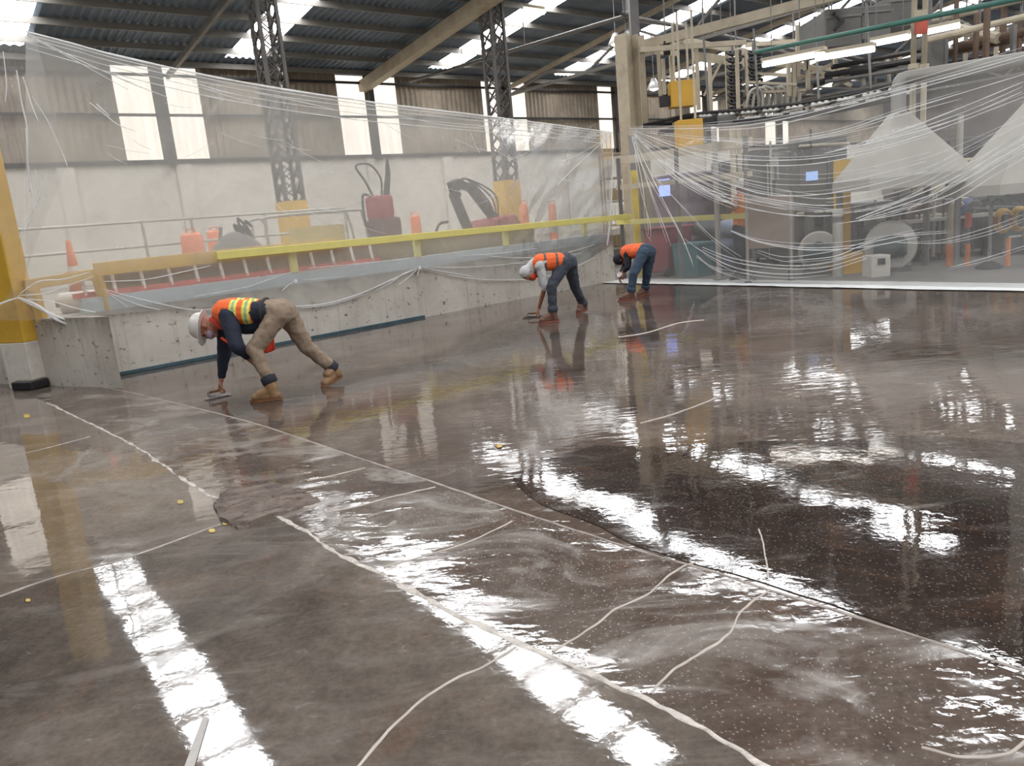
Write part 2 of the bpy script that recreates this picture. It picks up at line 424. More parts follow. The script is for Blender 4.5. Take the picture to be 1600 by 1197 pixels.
J2 = [at_z(*q) for q in [(150, 604), (205, 614), (380, 657), (560, 716), (680, 755), (780, 790), (900, 830), (1000, 862), (1100, 890), (1200, 922), (1400, 985), (1600, 1050), (2000, 1180)]]
flat('slab', J1 + [V((3, -3, 0)), V((-12, -3, 0)), V((-12, 9.2, 0))], 0.003, m_f_near)
flat('slab', Z((20, 608), (75, 631), (200, 693), (265, 736), (330, 778), (345, 820), (200, 872), (80, 905), (-40, 948), (-700, 1100), (-700, 560)), 0.0036, m_f_side)
flat('slab', J1 + [V((3.4, -1, 0))] + [V((5, 1, 0))] + J2[::-1], 0.003, m_f_strip)
flat('wet_patch', [at_z(*q) for q in [(800, 748), (850, 722), (930, 697), (1005, 699), (1090, 702), (1180, 690), (1300, 694), (1420, 680), (1560, 690), (1800, 700), (1900, 1140), (1600, 1044), (1400, 980), (1200, 916), (1100, 884), (1000, 855), (900, 812), (830, 775)]], 0.004, m_f_dark, 0.05)
flat('dry_slab', [RP(-3, 0.1, 0), RP(22, 0.1, 0), RP(22, 30, 0), RP(-3, 30, 0)], 0.005, m_f_dry)
m_joint = M('joint_filler', (190, 182, 173), 0.25, 0, 0.3, 20, 0.008, dirt=(110, 98, 90), dirt_amt=0.9)
m_joint2 = M('joint_filler_grey', (150, 140, 132), 0.3, 0, 0.3, 12, 0.003, dirt=(100, 90, 82), dirt_amt=0.8)
m_crack = M('crack_filler', (176, 166, 156), 0.4, 0, 0.15, 14, 0.002)
def ribbon(name, pts, w, mat, z=0.008, wob=0.02, n=10, vary=0.5):
    P = spline([V((p.x, p.y, 0)) for p in pts], n)
    b = MB(); vs = []
    for i, p in enumerate(P):
        d = P[min(i + 1, len(P) - 1)] - P[max(0, i - 1)]; d.normalize(); s = V((-d.y, d.x, 0))
        o = s * (noise.noise(p * 5) * wob + noise.noise(p * 17) * wob * 0.5)
        ww = w * (1 + vary * noise.noise(p * 9 + V((3, 3, 3)))) / 2
        h = z + 0.002 * noise.noise(p * 20)
        vs += [p + o - s * ww + V((0, 0, 0.0)), p + o - s * ww * 0.6 + V((0, 0, h)), p + o + s * ww * 0.6 + V((0, 0, h)), p + o + s * ww]
    fs = []
    for i in range(len(P) - 1):
        for k in range(3): fs.append((4 * i + k, 4 * i + k + 1, 4 * i + k + 5, 4 * i + k + 4))
    b.add(vs, fs); return st(b.build(name, mat, fr, smooth=True))
Z = lambda *q: [at_z(*x) for x in q]
ribbon('slab_joint', J1[1:], 0.026, m_joint, z=0.006, wob=0.014, n=30, vary=1.5)
ribbon('slab_joint', J2[:], 0.016, m_joint2, z=0.006, wob=0.006, vary=0.8)
ribbon('slab_joint', Z((-40, 948), (80, 905), (200, 872), (345, 820)), 0.016, m_joint2, 0.006, 0.004)
ribbon('slab_joint', Z((-40, 726), (60, 704), (140, 683)), 0.016, m_joint2, 0.006, 0.003)
for q, w in (([(560, 1200), (620, 1130), (690, 1075), (760, 1040), (805, 1012)], 0.012), ([(865, 1020), (920, 985), (960, 955), (1010, 930), (1060, 890), (1082, 880)], 0.011),
             ([(1018, 1086), (1050, 1050), (1100, 1020), (1140, 990), (1160, 955), (1202, 922)], 0.012), ([(600, 888), (680, 865), (740, 845), (800, 815)], 0.011),
             ([(500, 803), (560, 792), (620, 775), (680, 762)], 0.012), ([(480, 752), (520, 744), (570, 732)], 0.012), ([(965, 527), (1010, 520), (1060, 505), (1100, 500)], 0.028),
             ([(1185, 828), (1195, 860), (1198, 905)], 0.009), ([(1440, 1170), (1500, 1185), (1570, 1180), (1600, 1160)], 0.012), ([(380, 825), (440, 800), (500, 790)], 0.02),
             ([(1000, 662), (1060, 645), (1130, 618)], 0.010)):
    ribbon('filled_crack', Z(*q), w, m_crack, 0.006, 0.008)
flat('tape_strip', Z((318, 1122), (327, 1124), (300, 1215), (283, 1215)), 0.006, M('grey_tape', (160, 155, 150), 0.4))
m_yel_f = M('yellow_fleck', (178, 152, 70), 0.4)
for px, py, w in ((45, 940, 9), (42, 651, 11), (332, 831, 11), (352, 820, 9), (282, 786, 11), (780, 698, 10)):
    flat('paint_fleck', Z((px - w / 2, py), (px - w / 4, py - w * .28), (px + w / 3, py - w * .25), (px + w / 2, py + 1), (px + w / 4, py + w * .25), (px - w / 4, py + w * .3)), 0.007, m_yel_f, 0.006, 0.02)
# the broken-out patch where the joints meet
m_brk = M('broken_concrete', (104, 91, 82), 0.75, 0, 0.35, 8, 0.02, dirt=(60, 48, 42), dirt_amt=0.8)
pb = Z((332, 790), (352, 768), (420, 757), (475, 768), (500, 784), (470, 796), (410, 815), (372, 832), (345, 815))
cx = sum(p.x for p in pb) / len(pb); cy = sum(p.y for p in pb) / len(pb)
b = MB(); rings = 36; NA = 132
vs = []
def chip(p):
    q = V((p.x * .86 + p.y * .5, p.y * .86 - p.x * .5, 0)); q = q + V((noise.noise(q * 4), noise.noise(q * 4 + V((5, 0, 0))), 0)) * .05
    r_, pt = noise.voronoi(V((q.x * 4.2, q.y * 9.0, 0))); e_ = r_[1] - r_[0]
    return .006 + (0.026 * (abs(math.sin(pt[0].x * 91.7 + pt[0].y * 47.3)) * .8 + .2)) * min(1, max(0, e_ * 7 - .25)) + .004 * noise.noise(p * 30)
for j in range(rings + 1):
    for i in range(NA):
        t = i / NA * len(pb); a = pb[int(t) % len(pb)]; c = pb[(int(t) + 1) % len(pb)]; e = a.lerp(c, t - int(t))
        f = j / rings; p = V((cx, cy, 0)).lerp(e, f * (1 + (.05 * noise.noise(e * 6) if j > rings - 4 else 0)))
        vs.append(V((p.x, p.y, 0.0 if j == rings else max(0.0045, chip(p)))))
fs = [(j * NA + i, j * NA + (i + 1) % NA, (j + 1) * NA + (i + 1) % NA, (j + 1) * NA + i) for j in range(rings) for i in range(NA)]
b.add(vs, fs); st(b.build('broken_patch', m_brk, fr))

# --- low dock wall, its kerb and the dock floor behind
m_dock = base('dock_wall_paint')
m, nt, out = m_dock; v = coords(nt)
cc = ramp(nt, nz(nt, v, 1.4, 6, 0.6), [(0.3, s2l((176, 168, 158))), (0.7, s2l((204, 198, 188)))])
drip = ramp(nt, nz(nt, coords(nt, (14, 14, 0.7)), 1.0, 5, 0.6), [(0.55, g(0)), (0.76, g(0.4))])
cc = mixc(nt, drip, cc, s2l((118, 106, 95)))
sx = nd(nt, 'ShaderNodeSeparateXYZ'); nt.links.new(v, sx.inputs[0])
zz = nd(nt, 'ShaderNodeMath', operation='MULTIPLY_ADD'); zz.inputs[1].default_value = 1.1; nt.links.new(sx.outputs['Z'], zz.inputs[0]); nt.links.new(nz(nt, coords(nt, (2.5, 2.5, 1.2)), 1.0, 7, 0.7), zz.inputs[2])
grime = ramp(nt, zz.outputs[0], [(0.0, g(0)), (0.80, g(0)), (0.98, g(0.35)), (0.999, g(0.6))]); grime.node.color_ramp.elements[3].position = 1.0
sc2 = nd(nt, 'ShaderNodeMath', operation='MULTIPLY'); sc2.inputs[1].default_value = 0.72; nt.links.new(zz.outputs[0], sc2.inputs[0]); nt.links.new(sc2.outputs[0], grime.node.inputs[0])
cc = mixc(nt, grime, cc, s2l((108, 98, 88)))
spots = ramp(nt, nz(nt, coords(nt, (1, 1, 1.4)), 9, 6, 0.75), [(0.585, g(0)), (0.64, g(0.9))])
cc = mixc(nt, spots, cc, s2l((86, 76, 68)))
p = nd(nt, 'ShaderNodeBsdfPrincipled'); p.inputs['Roughness'].default_value = 0.7
nt.links.new(cc, p.inputs['Base Color']); nt.links.new(p.outputs[0], out.inputs[0]); m_dock = m
WH = 0.84
sL = Ls(at_z(192, 606)); sR = Ls(at_z(950, 441)) + 0.25
cornerL = at_z(192, 607)
wd = bpy.data.objects.new('wall_dock', None); COL.objects.link(wd); wd.location = LP(0, 0, 0); ORIG['wall_dock'] = V(wd.location); st(wd)
retd = (at_z(60, 602) - cornerL); retd.z = 0; retd.normalize()
A0 = cornerL; A1 = cornerL + retd * 4.0; A3 = LP(sR, 0.28, 0); A4 = LP(sR, 0, 0); sL = Ls(at_z(192, 585)) - 0.4
b = MB(); b.prism([LP(sL, 0, 0), A4, A3, LP(sL, 0.28, 0)], V((0, 0, WH))); st(b.build('dock_face', m_dock, wd))
b = MB(); b.prism([A0, A1, A1 + LN * 1.35, A0 + LN * 1.08], V((0, 0, WH + 0.0))); st(b.build('dock_return', m_dock, wd))
m_kerb = M('pale_blue_kerb', (176, 184, 188), 0.6, 0, 0.08, 3)
b = MB(); b.bar(LP(sL + 0.1, 0.14, WH + 0.09), LP(sR - 0.05, 0.14, WH + 0.09), 0.2, 0.18); st(b.build('dock_kerb', m_kerb, wd))
m_dfl = M('dock_floor', (150, 142, 130), 0.7, 0, 0.15, 1)
b = MB(); b.prism([LP(sL, 0.28, 0.5), LP(sR, 0.28, 0.5), LP(sR, 2.0, 0.5), WP(15.5, -0.1, 0.5), WP(-19, -0.1, 0.5), A1 + LN * 1.36 + V((0, 0, 0.5))], V((0, 0, 0.31))); st(b.build('floor_dock', m_dfl))
m_teal = M('teal_edging', (56, 82, 92), 0.45, 0, 0.25, 10, dirt=(60, 56, 54), dirt_amt=0.6)
b = MB(); b.bar(LP(Ls(at_z(192, 585)) - 0.05, -0.03, 0.025), LP(Ls(at_z(660, 496)), -0.025, 0.02), 0.04, 0.04); st(b.build('baseboard_dock', m_teal))

# ================================================================ DOCK SIDE: post, rail, lattice columns, stored gear
m_yel = M('safety_yellow', (206, 164, 58), 0.5, 0, 0.1, 4, dirt=(150, 116, 50), dirt_amt=0.45)
m_rail = M('rail_yellow', (220, 208, 122), 0.45, 0, 0.06, 4)
m_white = M('white_paint', (206, 200, 190), 0.6, 0, 0.08, 4, dirt=(130, 120, 108), dirt_amt=0.5)
m_rubber = M('black_rubber', (34, 32, 34), 0.5)
m_alu = M('aluminium', (200, 198, 196), 0.4, 0.5, 0.08, 6)
m_red = M('machine_red', (150, 40, 42), 0.5, 0, 0.15, 6, dirt=(70, 40, 40), dirt_amt=0.6)
m_orange = M('traffic_orange', (214, 118, 70), 0.5, 0, 0.08, 6)
m_galv = M('galvanised', (170, 168, 158), 0.5, 0.3, 0.1, 6)
m_conc = M('post_footing', (120, 116, 106), 0.8, 0, 0.15, 9)

# painted corner post in front of the dock wall
pb_ = at_z(36, 608); pb_.z = 0
t = thing('corner_post', 'thick yellow steel post with white painted foot in front of the dock wall corner', 'post', pb_)
ax = V((.94, -.34, 0)).normalized(); ay = V((-ax.y, ax.x, 0))
b = MB(); b.box(pb_ + ay * 0.12 + V((0, 0, 0.29)), 0.42, 0.26, 0.58, ax, ay); b.build('painted_foot', m_white, t, bevel=0.01)
b = MB(); b.box(pb_ + ay * 0.12 + V((0, 0, 0.58 + 1.6)), 0.418, 0.258, 3.2, ax, ay); b.build('shaft', m_yel, t, bevel=0.01)
b = MB(); b.box(pb_ + ay * 0.02 + ax * 0.12 + V((0, 0, 0.055)), 0.34, 0.26, 0.11, ax, ay); fo = b.build('rubber_block', m_rubber, t, bevel=0.02)
b = MB(); b.box(pb_ + ay * 0.03 + ax * 0.13 + V((0, 0, 0.115)), 0.28, 0.2, 0.012, ax, ay); b.build('block_cap', m_conc, fo)

# guard rail along the kerb
KT = WH + 0.18
t = thing('guard_rail', 'long yellow guard rail on short posts along the dock wall kerb', 'railing', LP(0, 0.1, KT))
s0 = Ls(LQ(338, 399, -0.1)); s1 = Ls(LQ(986, 342, -0.1))
b = MB(); b.bar(LP(s0, -0.10, 1.38), LP(s1, -0.10, 1.325), 0.06, 0.11); b.build('rail_beam', m_rail, t, bevel=0.008)
sl0 = Ls(LQ(148, 425, 0.06))
b = MB(); b.bar(LP(sl0, 0.07, 1.36), LP(s0 + 2.0, 0.07, 1.375), 0.05, 0.17); b.build('inner_beam', m_yel, t, bevel=0.008)
for px, py in ((463, 440), (655, 415), (793, 400), (915, 375)):
    s = Ls(LQ(px, py, 0.05))
    b = MB(); b.bar(LP(s, 0.06, WH + 0.178), LP(s, 0.06, 1.4), 0.11, 0.07, LN); b.build('rail_post', m_rail, t, bevel=0.006)
b = MB(); b.bar(LP(sl0 + .1, 0.4, 1.16), LP(s1 - 2.5, 0.4, 1.14), 0.03, 0.34); b.build('toe_board', M('olive_board', (138, 118, 78), .7, 0, .25, 2), t)
# short end frame toward the corner post
p0 = LQ(150, 428, 0.1); p1 = at_Y(38, 444, p0.y - 0.35)
e_t = thing('rail_end_frame', 'yellow end bracket of the railing beside the corner post with a sloping leg', 'railing', V((p0.x, p0.y, WH)))
b = MB(); b.bar(p0, V((p1.x, p1.y, p0.z - 0.05)), 0.1, 0.13); b.build('cross_beam', m_yel, e_t, bevel=0.008)
b = MB(); b.bar(p0 + V((0, 0, 0.05)), V((p0.x + 0.04, p0.y + .02, 0.82)), 0.12, 0.1); b.build('leg', m_yel, e_t, bevel=0.008)
b = MB(); b.bar(V((p1.x + .1, p1.y, p0.z - 0.1)), V((p1.x + 0.12, p1.y, 0.80)), 0.1, 0.1); b.build('leg', m_yel, e_t, bevel=0.008)

# tall yellow end post of the rail, with its dark upper post
q0 = at_Y(996, 372, LP(s1, 0, 0).y + 0.05)
t = thing('end_post', 'tall narrow yellow post at the far end of the guard rail', 'post', V((q0.x, q0.y, 0.0)))
b = MB(); b.bar(V((q0.x, q0.y, 0)), V((q0.x, q0.y, 2.28)), 0.13, 0.13); b.build('shaft', M('bright_yellow', (226, 196, 40), 0.5, 0, 0.08), t, bevel=0.01)
b = MB(); b.bar(V((q0.x, q0.y + 0.02, 2.28)), V((q0.x, q0.y + 0.02, 3.0)), 0.12, 0.12); b.build('upper_post', m_steel, t)

# lattice columns
def lattice(px, py, Y, zt, zsleeve, label):
    P = at_Y(px, py, Y); P.z = 0.81; w = 0.42
    t = thing('lattice_column', label, 'column', P); t['kind'] = 'thing'
    cs = [P + WD * (i * w / 2) + WN * (j * w / 2) for i, j in ((-1, -1), (1, -1), (1, 1), (-1, 1))]
    for c in cs:
        b = MB(); b.box(V((c.x, c.y, (zt + 0.81) / 2)), 0.075, 0.075, zt - 0.81, WD, WN); b.build('chord', m_lat, t)
    b = MB(); k = 0; z = 1.0
    while z < zt - 0.3:
        for a in range(4):
            A = cs[a]; B = cs[(a + 1) % 4]
            b.bar(V((A.x, A.y, z)), V((B.x, B.y, z + 0.36)), 0.05, 0.014); b.bar(V((B.x, B.y, z)), V((A.x, A.y, z + 0.36)), 0.05, 0.014)
        z += 0.36
    b.build('lacing', m_lat, t)
    b = MB(); b.box(P + V((0, 0, (zsleeve - 0.81) / 2)), w + .12, w + .12, zsleeve - 0.81, WD, WN); b.build('sleeve', m_yel, t, bevel=0.01)
    return t
m_lat = M('lattice_steel', (92, 88, 85), 0.6, 0.2, 0.2, 3)
lattice(432, 160, 18.0, 7.7, 2.35, 'open lattice steel column nearest the long window wall start, with square yellow sleeve')
lattice(779, 150, 21.9, 7.45, 2.55, 'open lattice steel column with tall yellow sleeve at the middle of the dock')

# ladder lying on edge along the kerb
t = thing('ladder', 'long extension ladder lying on its side on the kerb behind the plastic', 'ladder', LP(0, 0.2, KT))
la = Ls(LQ(112, 455, 0.2)); lb = Ls(LQ(592, 400, 0.2))
b = MB(); b.bar(LP(la, 0.2, KT + 0.035), LP(lb, 0.2, KT + 0.035), 0.03, 0.07); b.build('side_rail', M('ladder_red', (206, 96, 78), 0.5), t)
b = MB(); b.bar(LP(la, 0.26, KT + 0.31), LP(lb, 0.26, KT + 0.31), 0.03, 0.07); b.build('side_rail', M('ladder_red', (206, 96, 78), 0.5), t)
m_rung = M('rung_white', (226, 224, 220), .4)
k = la + 0.15
while k < lb - 0.05:
    b = MB(); b.tube([LP(k, 0.2, KT + 0.03), LP(k, 0.26, KT + 0.31)], 0.024, 8); b.build('rung', m_rung, t); k += 0.36

ZD = 0.81
def Dk(px, py, q): return LQ(px, py, q)          # a point over the dock floor, q metres behind the wall face
def cone(px, q, h, label):
    P = Dk(px, 400, q); P.z = ZD
    t = thing('traffic_cone', label, 'cone', P)
    b = MB(); b.box(P + V((0, 0, 0.02)), 0.36, 0.36, 0.04); b.build('base', m_orange, t, bevel=0.01)
    b = MB(); b.lathe(P, (0, 0, 1), [(0.0, 0.04), (0.14, 0.04), (0.03, h), (0.02, h + .01), (0, h + .01)], 20); b.build('cone_body', m_orange, t, smooth=True)
    b = MB(); b.lathe(P, (0, 0, 1), [(0.099, h * .42), (0.076, h * .62)], 20); b.build('reflective_band', m_white, t, smooth=True)
cone(111, 2.2, 0.98, 'orange traffic cone on the dock near the corner post')
def barrier(px, q, y_top, w, label):
    P = Dk(px, y_top, q); h = P.z - ZD; P.z = ZD
    t = thing('safety_barrel', label, 'barrier', P, None)
    b = MB(); b.lathe(P, (0, 0, 1), [(0, 0), (w * .62, 0), (w * .62, .06), (w * .5, .07), (w * .46, h * .5), (w * .42, h - .05), (w * .3, h), (0, h)], 18); b.build('drum', m_orange, t, smooth=True)
    b = MB(); b.lathe(P, (0, 0, 1), [(w * .505, .25 * h), (w * .475, .42 * h)], 18); b.build('band', m_white, t, smooth=True)
    b = MB(); b.tube([P + V((-.08, 0, h - .02)), P + V((-.07, 0, h + .06)), P + V((.07, 0, h + .06)), P + V((.08, 0, h - .02))], 0.014, 6); b.build('handle', m_orange, t)
barrier(298, 2.6, 364, 0.42, 'wide orange drum behind the dock rail, between cone and handles')
barrier(334, 4.4, 360, 0.34, 'orange drum half hidden behind the heap of dark handles')
barrier(648, 3.4, 336, 0.26, 'orange drum just beyond the red grinder')
barrier(766, 4.4, 326, 0.26, 'orange drum beside the yellow sleeve of the middle column')
barrier(818, 3.0, 318, 0.24, 'nearer of two orange drums past the middle column')
barrier(862, 3.6, 318, 0.24, 'farther of two orange drums past the middle column')

# galvanised hand rail in the dock
t = thing('pipe_handrail', 'thin grey green pipe handrail standing behind the ladder', 'railing', Dk(250, 380, 3.0))
hs = [Ls(Dk(x, 380, 3.0)) for x in (-20, 228, 305, 420, 545)]
for z in (2.02, 1.62):
    b = MB(); b.tube([LP(hs[0], 3.0, z), LP(hs[-1], 3.0, z)], 0.022, 8); b.build('pipe', m_galv, t)
for h in hs:
    b = MB(); b.tube([LP(h, 3.0, ZD), LP(h, 3.0, 2.04)], 0.026, 8); b.build('upright', m_galv, t)

# low wheeled cart frame with yellow bin
P = Dk(490, 380, 2.2); P.z = ZD; yc = 0.9
t = thing('wheeled_cart', 'tubular cart with dull yellow side panel beside the first lattice column', 'cart', P)
for q in (-0.25, 0.25):
    pts = [P + LD * a + LN * q + V((0, 0, z)) for a, z in ((-1.0, .35), (-1.0, .95), (-.9, 1.1), (.75, 1.12), (.95, 1.0), (1.05, .35))]
    b = MB(); b.tube(spline(pts, 5), 0.024, 8); b.build('side_frame', m_galv, t)
b = MB(); b.box(P + V((0, 0, .38)), 2.0, .5, .06, LD, LN); b.build('deck', m_galv, t)
b = MB(); b.box(P + V((0, 0, .74)) + LN * -.2, 1.1, .04, .3, LD, LN); b.build('side_panel', M('dull_yellow', (196, 178, 110), .6), t)
for a in (-.7, .7):
    for q in (-.22, .22):
        b = MB(); b.lathe(P + LD * a + LN * (q - .03) + V((0, 0, .15)), LN, [(0, 0), (.15, 0), (.15, .06), (0, .06)], 18)
        wl = b.build('wheel', m_rubber, t)
        b = MB(); b.bar(P + LD * a + LN * (q) + V((0, 0, .15)), P + LD * a + LN * q + V((0, 0, .37)), .05, .03); b.build('fork', m_galv, wl)

# heap of dark tool handles on a grey bag
P = Dk(370, 390, 1.3); P.z = ZD
t = thing('handle_heap', 'heap of dark tool handles and hoses leaning on a grey sack behind the ladder', 'tools', P)
b = MB(); b.grid(lambda u, v: P + LD * ((u - .5) * 1.5) + LN * ((v - .5) * .8) + V((0, 0, max(0, .82 * math.sin(math.pi * u) ** .7 * math.sin(math.pi * v) ** .7 * (1 + .3 * noise.noise(V((u * 4, v * 4, 1))))))), 22, 14); b.build('sack', M('grey_sack', (110, 106, 104), 0.8, 0, 0.15), t, smooth=True)
for k in range(7):
    a = P + LD * (0.1 + .12 * k) + LN * random.uniform(-.3, .3); top = P + LD * (0.15 + random.uniform(-.1, .25)) + LN * random.uniform(-.15, .15) + V((0, 0, 1.0 + random.uniform(-.05, .1)))
    mid = a.lerp(top, .5) + LD * random.uniform(-.06, .12)
    b = MB(); b.tube(spline([a, mid, top, top + LD * .1 - V((0, 0, .08))], 5), 0.02, 7); b.build('tool_handle', m_dark, t)
b = MB(); b.tube([P - LD * .35 + V((0, 0, .2)), P - LD * .2 + V((0, 0, .98))], 0.03, 8); b.build('tool_handle', m_steel, t)

# red walk behind grinder
P = Dk(604, 380, 1.5); P.z = ZD
t = thing('floor_grinder', 'tall red floor grinder with looped handle and black cable behind the rail', 'machine', P)
b = MB(); b.lathe(P + V((0, 0, 0.02)), (0, 0, 1), [(0, 0), (.36, 0), (.38, .08), (.36, .26), (.2, .34), (0, .34)], 24); b.build('grinding_head', m_red, t, smooth=True)
b = MB(); b.box(P + V((0, 0, .72)), .5, .42, .42, LD, LN); b.build('motor_housing', M('dark_maroon', (92, 56, 56), .6), t, bevel=.05)
b = MB(); b.box(P + V((0, 0, 1.12)) - LD * .05, .42, .34, .42, LD, LN); b.build('control_box', m_red, t, bevel=.05)
b = MB(); b.box(P + V((0, 0, .46)), .3, .3, .3, LD, LN); b.build('neck', m_dark, t)
b = MB(); b.tube(spline([P + V((0, 0, 1.2)) + LN * .15, P - LD * .3 + V((0, 0, 1.6)), P - LD * .45 + V((0, 0, 1.86)), P - LD * .15 + V((0, 0, 1.88)), P + LD * .05 + V((0, 0, 1.62)), P + V((0, 0, 1.25))], 6), .02, 8); b.build('handle_loop', m_dark, t)
b = MB(); b.tube([P + LD * .12 + V((0, 0, 1.3)), P + LD * .22 + V((0, 0, 1.72)), P + LD * .24 + V((0, 0, 2.0))], [.06, .05, .02], 10); b.build('grip', m_dark, t)
b = MB(); b.tube(spline([P - LD * .2 + V((0, 0, 1.3)), P - LD * .38 + V((0, 0, 1.35)), P - LD * .4 + V((0, 0, .9)), P - LD * .28 + V((0, 0, .5)), P - LD * .34 + V((0, 0, .03))], 7), .022, 8); b.build('cable', m_rubber, t)
for q in (-.3, .3):
    b = MB(); b.lathe(P + LD * .42 + LN * (q - .04) + V((0, 0, .16)), LN, [(0, 0), (.16, 0), (.16, .08), (0, .08)], 18); wl = b.build('wheel', m_rubber, t)
b = MB(); b.bar(P + LD * .42 - LN * .3 + V((0, 0, .16)), P + LD * .42 + LN * .3 + V((0, 0, .16)), .05, .05); b.build('axle', m_dark, t)
b = MB(); b.bar(P + V((0, 0, .3)), P + LD * .42 + V((0, 0, .17)), .1, .06); b.build('wheel_arm', m_dark, t)

# low red machine right behind the rail
P = Dk(640, 400, 0.75); P.z = ZD
t = thing('red_scrubber', 'low dark red machine with rounded hood right behind the guard rail', 'machine', P)
b = MB(); b.prism([P + LD * a - LN * .25 + V((0, 0, z)) for a, z in ((-.62, .1), (-.6, .38), (-.35, .5), (.2, .48), (.85, .56), (.95, .4), (.9, .1))], LN * .5); b.build('hood', m_red, t, bevel=.05)
b = MB(); b.box(P + V((0, 0, .07)), 1.5, .44, .14, LD, LN); b.build('skirt', m_dark, t, bevel=.02)
b = MB(); b.tube([P - LD * .3 - LN * .252 + V((0, 0, .36)), P - LD * .1 - LN * .252 + V((0, 0, .42))], .03, 8); b.build('yellow_clip', m_yel, t)
b = MB(); b.tube([P + LD * .2 - LN * .252 + V((0, 0, .36)), P + LD * .38 - LN * .252 + V((0, 0, .44))], .03, 8); b.build('yellow_clip', m_yel, t)
b = MB(); b.tube(spline([P + LD * .6 + V((0, 0, .5)), P + LD * .75 + V((0, 0, .72)), P + LD * .95 + V((0, 0, .75))], 5), .025, 8); b.build('hose', m_rubber, t)
# second low machine further along, with the bent dark boom
P = Dk(735, 390, 1.4); P.z = ZD
t = thing('demolition_robot', 'compact red machine with a dark boom bent in an upturned V behind the rail', 'machine', P)
b = MB(); b.prism([P + LD * a - LN * .3 + V((0, 0, z)) for a, z in ((-.2, .16), (-.2, .5), (.3, .72), (1.1, .8), (1.25, .5), (1.25, .16))], LN * .6); b.build('body', m_red, t, bevel=.05)
def arm(nm, pts, w0, w1):
    b = MB()
    for (a, z), (c, y), w in zip(pts, pts[1:], (w0, w1)): b.bar(P + LD * a + V((0, 0, z)), P + LD * c + V((0, 0, y)), .13, w, LN)
    return b.build(nm, m_dark, t, bevel=.02)
arm('lower_boom', [(.75, .7), (.15, 1.4)], .19, .19); arm('knuckle', [(.2, 1.36), (-.25, 1.5)], .2, .2); arm('upper_boom', [(-.3, 1.52), (-.22, 1.2)], .2, .2)
arm('dipper', [(-.3, 1.3), (.02, .5)], .19, .15)
b = MB(); b.lathe(P + LD * .02 - LN * .1 + V((0, 0, .42)), V((.1, 0, -1)), [(0, -.1), (.1, -.1), (.1, .2), (.03, .4), (0, .4)], 10); b.build('breaker_tip', m_dark, t)
for q in (-.34, .24):
    b = MB(); pr = [(-.3, .12), (-.22, .24), (1.2, .24), (1.3, .12), (1.2, 0.0), (-.22, 0.0)]
    b.prism([P + LD * a + LN * q + V((0, 0, z)) for a, z in pr], LN * .12); b.build('crawler_track', m_rubber, t, bevel=.01)
for k in range(4):
    b = MB(); b.tube(spline([P + LD * .8 + LN * (.1 - .05 * k) + V((0, 0, .75)), P + LD * (.5 + .1 * k) + V((0, 0, 1.05 + .06 * k)), P + LD * (.1) + V((0, 0, 1.55)), P - LD * .2 + LN * (.1 - .05 * k) + V((0, 0, 1.45))], 5), .018, 6); b.build('hydraulic_hose', m_rubber, t)
# white plastic roll lying behind the end frame
P = at_Y(118, 478, at_z(150, 600).y + 1.1); P.z = ZD
t = thing('film_roll', 'white roll of spare plastic film lying behind the yellow end bracket', 'roll', P)
b = MB(); b.cyl(P + V((-.18, 0, .14)), P + V((.3, .15, .14)), .14, .14, 20); b.build('film_wrap', m_white, t, smooth=False)
b = MB(); b.cyl(P + V((-.24, -.018, .14)), P + V((.36, .168, .14)), .05, .05, 14); b.build('core_tube', M('cardboard', (150, 116, 74), .8), t)

# racking seen through the gap between the two sheets
P = at_Y(972, 300, 20.5); P.z = 0
t = thing('stock_rack', 'tall beige wire rack with boxes in the gap between the two plastic sheets', 'rack', P)
for a in (-.45, .45):
    for q in (0, .6):
        b = MB(); b.bar(P + V((a, q, 0)), P + V((a, q, 3.0)), .05, .05); b.build('upright', m_beige, t)
for z in (.5, 1.1, 1.7, 2.3, 2.9):
    b = MB(); b.box(P + V((0, .3, z)), .95, .64, .04)
    for a in range(-4, 5): b.box(P + V((a * .11, -.02, z + .25)), .012, .012, .5)
    b.build('shelf', m_beige, t)
for i, (x, z, c) in enumerate(((-.2, .52, (150, 130, 100)), (.2, 1.12, (196, 190, 180)), (-.15, 1.72, (170, 150, 120)), (.18, 2.32, (206, 202, 196)))):
    b = MB(); b.box(P + V((x, .3, z + .17)), .34, .4, .3); o = b.build('carton', M('carton_%s' % 'abcd'[i], c, .8), None, bevel=.01)
    tag(o, ['tan carton on the lowest shelf of the beige rack', 'white carton on the second shelf of the beige rack', 'brown carton on the third shelf of the beige rack', 'white carton on the upper shelf of the beige rack'][i], 'box', 'cartons on the beige rack')

# ================================================================ PLASTIC FILM SCREENS
m_film_l = film_mat('dust_film', 0.33, (232, 230, 224), 0.14, 0.45, 0.16, 0.003, 4)
m_film_r = film_mat('clear_film', 0.2, (226, 224, 222), 0.08, 0.8, 0.45, 0.010, 3)
m_fold = film_mat('film_fold_glint', 0.88, (252, 252, 252), 0.3, 0.35, 0.12, 0.004, 14)  # gathered film; skylight highlights on the pleats put into its opaque white
m_fold_s = film_mat('film_fold_glint_soft', 0.55, (250, 250, 250), 0.3, 0.4, 0.3, 0.004, 10)  # fainter version for small creases, highlight likewise painted in
def fold_tube(pts, r, parent, mat, flat=0.7, jit=0.0):
    P = spline(pts, 9); L = len(P)
    rs = [max(.0012, r * (0.35 + 0.65 * math.sin(math.pi * min(1, max(0.02, i / (L - 1)))) ** .5) * (1 + .45 * noise.noise(p * 3.1 + V((5, 1, 2))))) for i, p in enumerate(P)]
    b = MB(); b.tube(P, rs, 6, True, flat); return b.build('fold', mat, parent, smooth=True)

